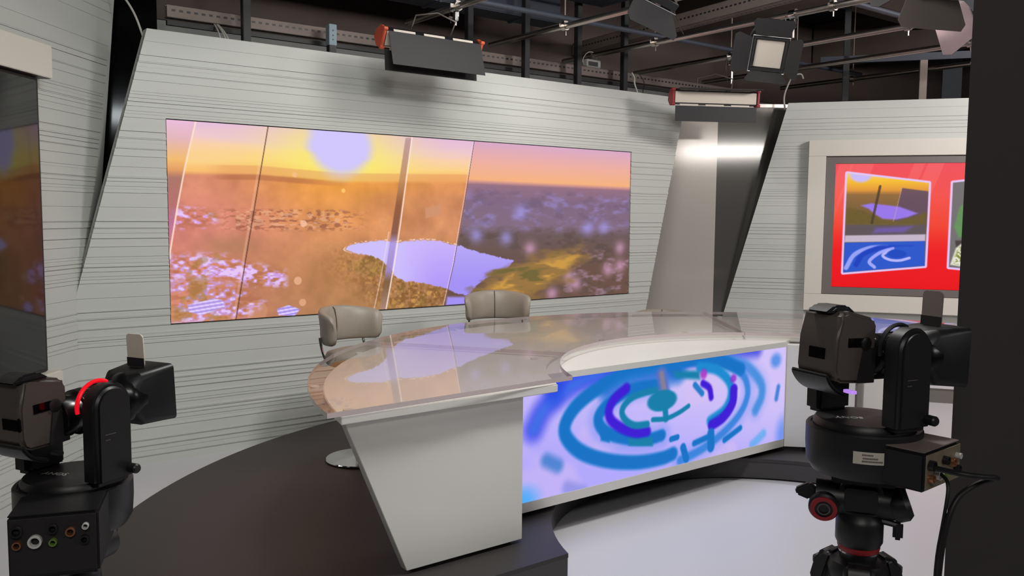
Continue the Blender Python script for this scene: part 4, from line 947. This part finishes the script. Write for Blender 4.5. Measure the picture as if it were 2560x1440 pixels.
# ------------------------------------------------------------------ lamps
def aim(loc, target, roll=0.0):
    return (Vector(target) - Vector(loc)).to_track_quat('Y', 'Z') @ Quaternion((0, 1, 0), R(roll))
def strip_lamp(loc, rz, L, tilt, cap, label, up_a, low_a, up_w=.13):
    """long soft light; local x along the tube, light leaves through -y, flaps hinged above and below"""
    r = empty('strip_lamp', loc, rz, label=label, category='lamp')
    r.rotation_euler = (R(tilt), 0, rz)
    h = .055
    B().prism([(0, -h), (.0, h), (.05, h + .012), (.10, h * .6), (.11, -h * .5), (.06, -h - .01)], .02, L - .02, 'x', .003).make('housing', M['black'], r)
    B().box((.03, -.004, -h + .006), (L - .03, .0, h - .006), .001).make('diffuser', M['diffuser'], r)
    for x in (0, L - .022):
        c = B().prism([(-.012, -h - .012), (-.014, h + .014), (.05, h + .022), (.104, h * .6), (.115, -h * .5), (.06, -h - .02)], x, x + .022, 'x', .004).make('end_cap', cap, r)
        for z in (-h - .008, h + .01): B().cyl((x - .004, -.005, z), (x + .026, -.005, z), .014, 14).make('hinge_knob', cap, c)
    for s, a, wd in ((1, up_a, up_w), (-1, low_a, .15)):
        t = Matrix.Translation((0, -.012, s * (h + .01))) @ Matrix.Rotation(R(-a * s), 4, 'X')
        f = B().box((.03, -wd, -.0015), (L - .03, -.012, .0015), 0, t).make('flap', M['leaf'], r, smooth=0)
        for k in range(3):
            x0 = .05 + k * (L - .1) / 3
            B().box((x0 + .02, -.012, -.003), (x0 + (L - .1) / 3 - .05, .004, .003), 0, t).make('hinge_gap', M['diffuser'], f, smooth=0)  # solid pale bars imitate light showing through the hinge slots
    B().tube([(L * .3, .06, h + .02), (L * .3, .04, h + .12), (L * .5, .04, h + .16), (L * .7, .04, h + .12), (L * .7, .06, h + .02)], .006, 8).make('yoke', M['steel'], r)
    return r
def pipe_hook(x, y, z0, label):
    e = empty('lamp_hanger', (x, y, 0), AN, label=label, category='hanger')
    B().cyl((0, 0, z0), (0, 0, ZP - .05), .011, 10).make('spigot', M['steel'], e)
    B().lathe([(.0255, -.025), (.036, -.025), (.036, .025), (.0255, .025)], 16, Matrix.Translation((0, 0, ZP)) @ Matrix.Rotation(PI / 2, 4, 'Y')).make('hook', M['chrome'], e)
    B().box((-.02, -.014, ZP - .1), (.02, .014, ZP - .034), .004).make('clamp_body', M['chrome'], e)
    B().cyl((0, .03, ZP - .08), (0, .06, ZP - .08), .008, 8).make('wing_bolt', M['chrome'], e)
    B().tube([(.02, 0, ZP + .03), (.05, .02, ZP + .01), (.055, .02, z0 + .12), (.03, .02, z0 + .02)], .003, 6, smooth=2).make('safety_wire', M['chrome'], e)
    return e
F1 = (-.90, 6.02, 2.83); F2 = (1.42, 7.90, 2.705)
strip_lamp(F1, R(37), .82, 25, M['orange'], 'strip lamp with orange ends and black flaps over the sunset picture', -50, 62, .25)
strip_lamp(F2, R(9), .83, 4, M['redcap'], 'strip lamp with dark red ends over the brushed metal panels', 4, 86)
def on_pipe(k, x, y):
    u = 2.53 + 1.02 * k; n = -x * UY + y * UX; return un(u, n)
c1 = Vector((F1[0], F1[1], 0)) + Vector((math.cos(R(37)), math.sin(R(37)), 0)) * .41
h1 = on_pipe(1, c1.x, c1.y); pipe_hook(h1.x, h1.y, 2.99, 'chrome hook holding the orange ended strip lamp')
c2 = Vector((F2[0], F2[1], 0)) + Vector((math.cos(R(9)), math.sin(R(9)), 0)) * .25
h2 = on_pipe(4, c2.x, c2.y); pipe_hook(h2.x, h2.y, 2.87, 'chrome hook holding the red ended strip lamp')
def spotlight(loc, target, s, label, angles=(35, 35, 35, 35), roll=0, mats=('leaf', 'leaf', 'leaf', 'leaf'), deep=.3):
    """square soft spotlight: +y is the beam; barn doors top, bottom, left, right"""
    r = empty('spotlight', loc, 0, aim(loc, target, roll), label=label, category='lamp')
    h = s / 2
    hs = B().box((-h * .86, -deep, -h * .86), (h * .86, -.03, h * .86), .015).make('housing', M['black'], r)
    g = B()
    for k in range(14):
        x = -h * .8 + k * h * 1.6 / 13
        g.box((x - .004, -deep + .02, -h * .9), (x + .004, -.06, -h * .84)); g.box((x - .004, -deep + .02, h * .84), (x + .004, -.06, h * .9))
    g.make('cooling_fin', M['silver'], hs, smooth=0, kind='stuff')
    B().prism(rrect(-h * .8, -h * .8, h * .8, h * .8, .01), -.03, -.012, 'y', .003).make('lens', M['diffuser'], r)
    f = B()
    f.box((-h, -.035, h * .84), (h, .005, h), .003); f.box((-h, -.035, -h), (h, .005, -h * .84), .003); f.box((-h, -.035, -h * .84), (-h * .84, .005, h * .84), .003); f.box((h * .84, -.035, -h * .84), (h, .005, h * .84), .003)
    f.make('front_frame', M['leaf'], r)
    wire = [(-h - .006, .01, -h - .006), (h + .006, .01, -h - .006), (h + .006, .01, h + .006), (-h - .006, .01, h + .006)]
    B().tube(wire, .0045, 6, closed=True).make('hinge_wire', M['chrome'], r, smooth=0)
    for k, (a, mm) in enumerate(zip(angles, mats)):
        rot = Matrix.Rotation((0, PI, -PI / 2, PI / 2)[k], 4, 'Y')
        t = rot @ Matrix.Translation((0, .01, h)) @ Matrix.Rotation(R(90 - a), 4, 'X')
        lf = B().prism([(-h * .9, .004), (h * .9, .004), (h * 1.2, s * .44), (h * 1.05, s * .56), (-h * 1.05, s * .56), (-h * 1.2, s * .44)], -.0012, .0012, 'z', 0, t).make('barn_door', M[mm], r, smooth=0)
    B().tube([(-h - .02, -deep * .5, 0), (-h - .025, -deep * .5, h * .8), (-h * .6, -deep * .5, h + .09), (h * .6, -deep * .5, h + .09), (h + .025, -deep * .5, h * .8), (h + .02, -deep * .5, 0)], .009, 8, smooth=1).make('yoke', M['black'], r)
    for sx in (-1, 1): B().cyl((sx * (h * .86), -deep * .5, 0), (sx * (h + .05), -deep * .5, 0), .02, 14).make('yoke_knob', M['black'], r)
    return r
spotlight((1.80, 6.25, 2.78), (.9, 2.6, 1.2), .24, 'spotlight with square white face hanging above the red ended lamp', (15, 70, 50, 8), roll=-8)
hk = on_pipe(3, 1.90, 6.4); pipe_hook(hk.x, hk.y, 2.95, 'chrome hook holding the spotlight with the square white face')
spotlight((.68, 4.55, 2.80), (-.6, 5.9, 1.1), .27, 'spotlight with black doors at the top centre edge of the view', (40, 30, 30, 30), roll=20)
hk = on_pipe(2, .78, 4.55); pipe_hook(hk.x, hk.y, 2.95, 'chrome hook holding the top centre spotlight')
spotlight((1.74, 3.75, 2.655), (1.55, 6.0, 1.1), .24, 'large spotlight with grey doors at the upper right corner', (40, 30, 30, 30), roll=4, mats=('leaf', 'body', 'leaf', 'leafgrey'))  # door colours differ to imitate lit and shaded leaves
spotlight((2.25, 4.1, 2.57), (1.5, 6.5, 1.0), .3, 'spotlight mostly hidden behind the black flat with only pale pinkish doors showing', (30, 30, 60, 30), roll=10, mats=('leafpink',) * 4)
hk = on_pipe(2, 1.75, 3.75); pipe_hook(hk.x, hk.y, 2.86, 'chrome hook holding the large upper right spotlight')

# ------------------------------------------------------------------ loose cables above the walls
def wall_pt(s, off, z): return Vector((WALL_C[0] + s * UX - off * UY, WALL_C[1] + s * UY + off * UX, z))
cable('hanging_cable', [wall_pt(.16, .06, 2.74), wall_pt(.12, .1, 2.9), wall_pt(.05, .2, 3.05), wall_pt(-.1, .3, 3.1), wall_pt(-.3, .3, 3.12)], .007, M['cable'], 'white cable curving down to the left top corner of the centre wall')
for k, ds in enumerate((0, .05, .075)):
    cable('hanging_cable', [wall_pt(.655 + ds, .04, 2.72), wall_pt(.675 + ds * .6, .15, 2.85), wall_pt(.69 + ds * .3, .3, 2.94)], .006, M['cable'], ('left', 'middle', 'right')[k] + ' one of three white cables dropping behind the centre wall near the first post', group='trio of white cables')
cable('hanging_cable', [wall_pt(4.56, .1, 2.98), wall_pt(4.58, .08, 2.93), wall_pt(4.55, .06, 2.88), wall_pt(4.6, .06, 2.8), wall_pt(4.62, .06, 2.7)], .007, M['cable'], 'pale cable hanging beside the last dark post')
cable('hanging_cable', [wall_pt(4.66, .1, 2.98), wall_pt(4.72, .08, 2.9), wall_pt(4.66, .06, 2.8), wall_pt(4.7, .06, 2.7)], .005, M['cablek'], 'black cable tangle beside the last dark post')
rp = lambda s, off, z: Vector((WALL_R[0] + s * math.cos(A_R) - off * math.sin(A_R), WALL_R[1] + s * math.sin(A_R) + off * math.cos(A_R), z))
cable('hanging_cable', [rp(-.03, .05, 2.72), rp(-.05, .08, 2.86), rp(0, .1, 3.0), rp(.03, .2, 3.08), rp(.12, .3, 3.12), rp(.14, .3, 3.06)], .009, M['cable'], 'white cable hanging at the left top corner of the right wall')
e = empty('steel_post', tuple(rp(1.27, .3, 0)), A_R, label='pale grey post standing behind the right striped wall', category='post')
B().box((-.035, -.03, 0), (.035, .03, 3.2), .003).make('shaft', M['channel'], e); B().box((-.07, -.06, 0), (.07, .06, .008)).make('foot_plate', M['channel'], e)
e = empty('steel_post', tuple(rp(.55, .3, 0)), A_R, label='dark post standing behind the right striped wall, left of the pale one', category='post')
B().box((-.03, -.03, 0), (.03, .03, 3.9), .003).make('shaft', M['darkpost'], e); B().box((-.07, -.06, 0), (.07, .06, .008)).make('foot_plate', M['darkpost'], e)
e = empty('dark_rail', tuple(rp(.3, .3, 3.2)), A_R, label='dark rail behind the right striped wall joining its two posts', category='rail')
B().box((0, -.03, 0), (3.2, .03, .07)).make('bar', M['duct'], e, smooth=0)
# small junction box with cables on the channel
e = empty('junction_box', tuple(wall_pt(4.15, .30, 3.015)), AU, label='small grey box with a looped cable on the slotted channel', category='box')
B().box((-.02, -.04, 0), (.16, .05, .07), .006).make('case', M['greywall'], e); B().tube([(-.02, 0, .02), (-.06, -.02, .06), (.0, -.03, .14), (.1, -.02, .14), (.14, 0, .07)], .004, 6, smooth=2).make('looped_lead', M['cable'], e)
B().box((0, -.0415, .01), (.12, -.04, .05), 0).make('socket_panel', M['black'], e, smooth=0)
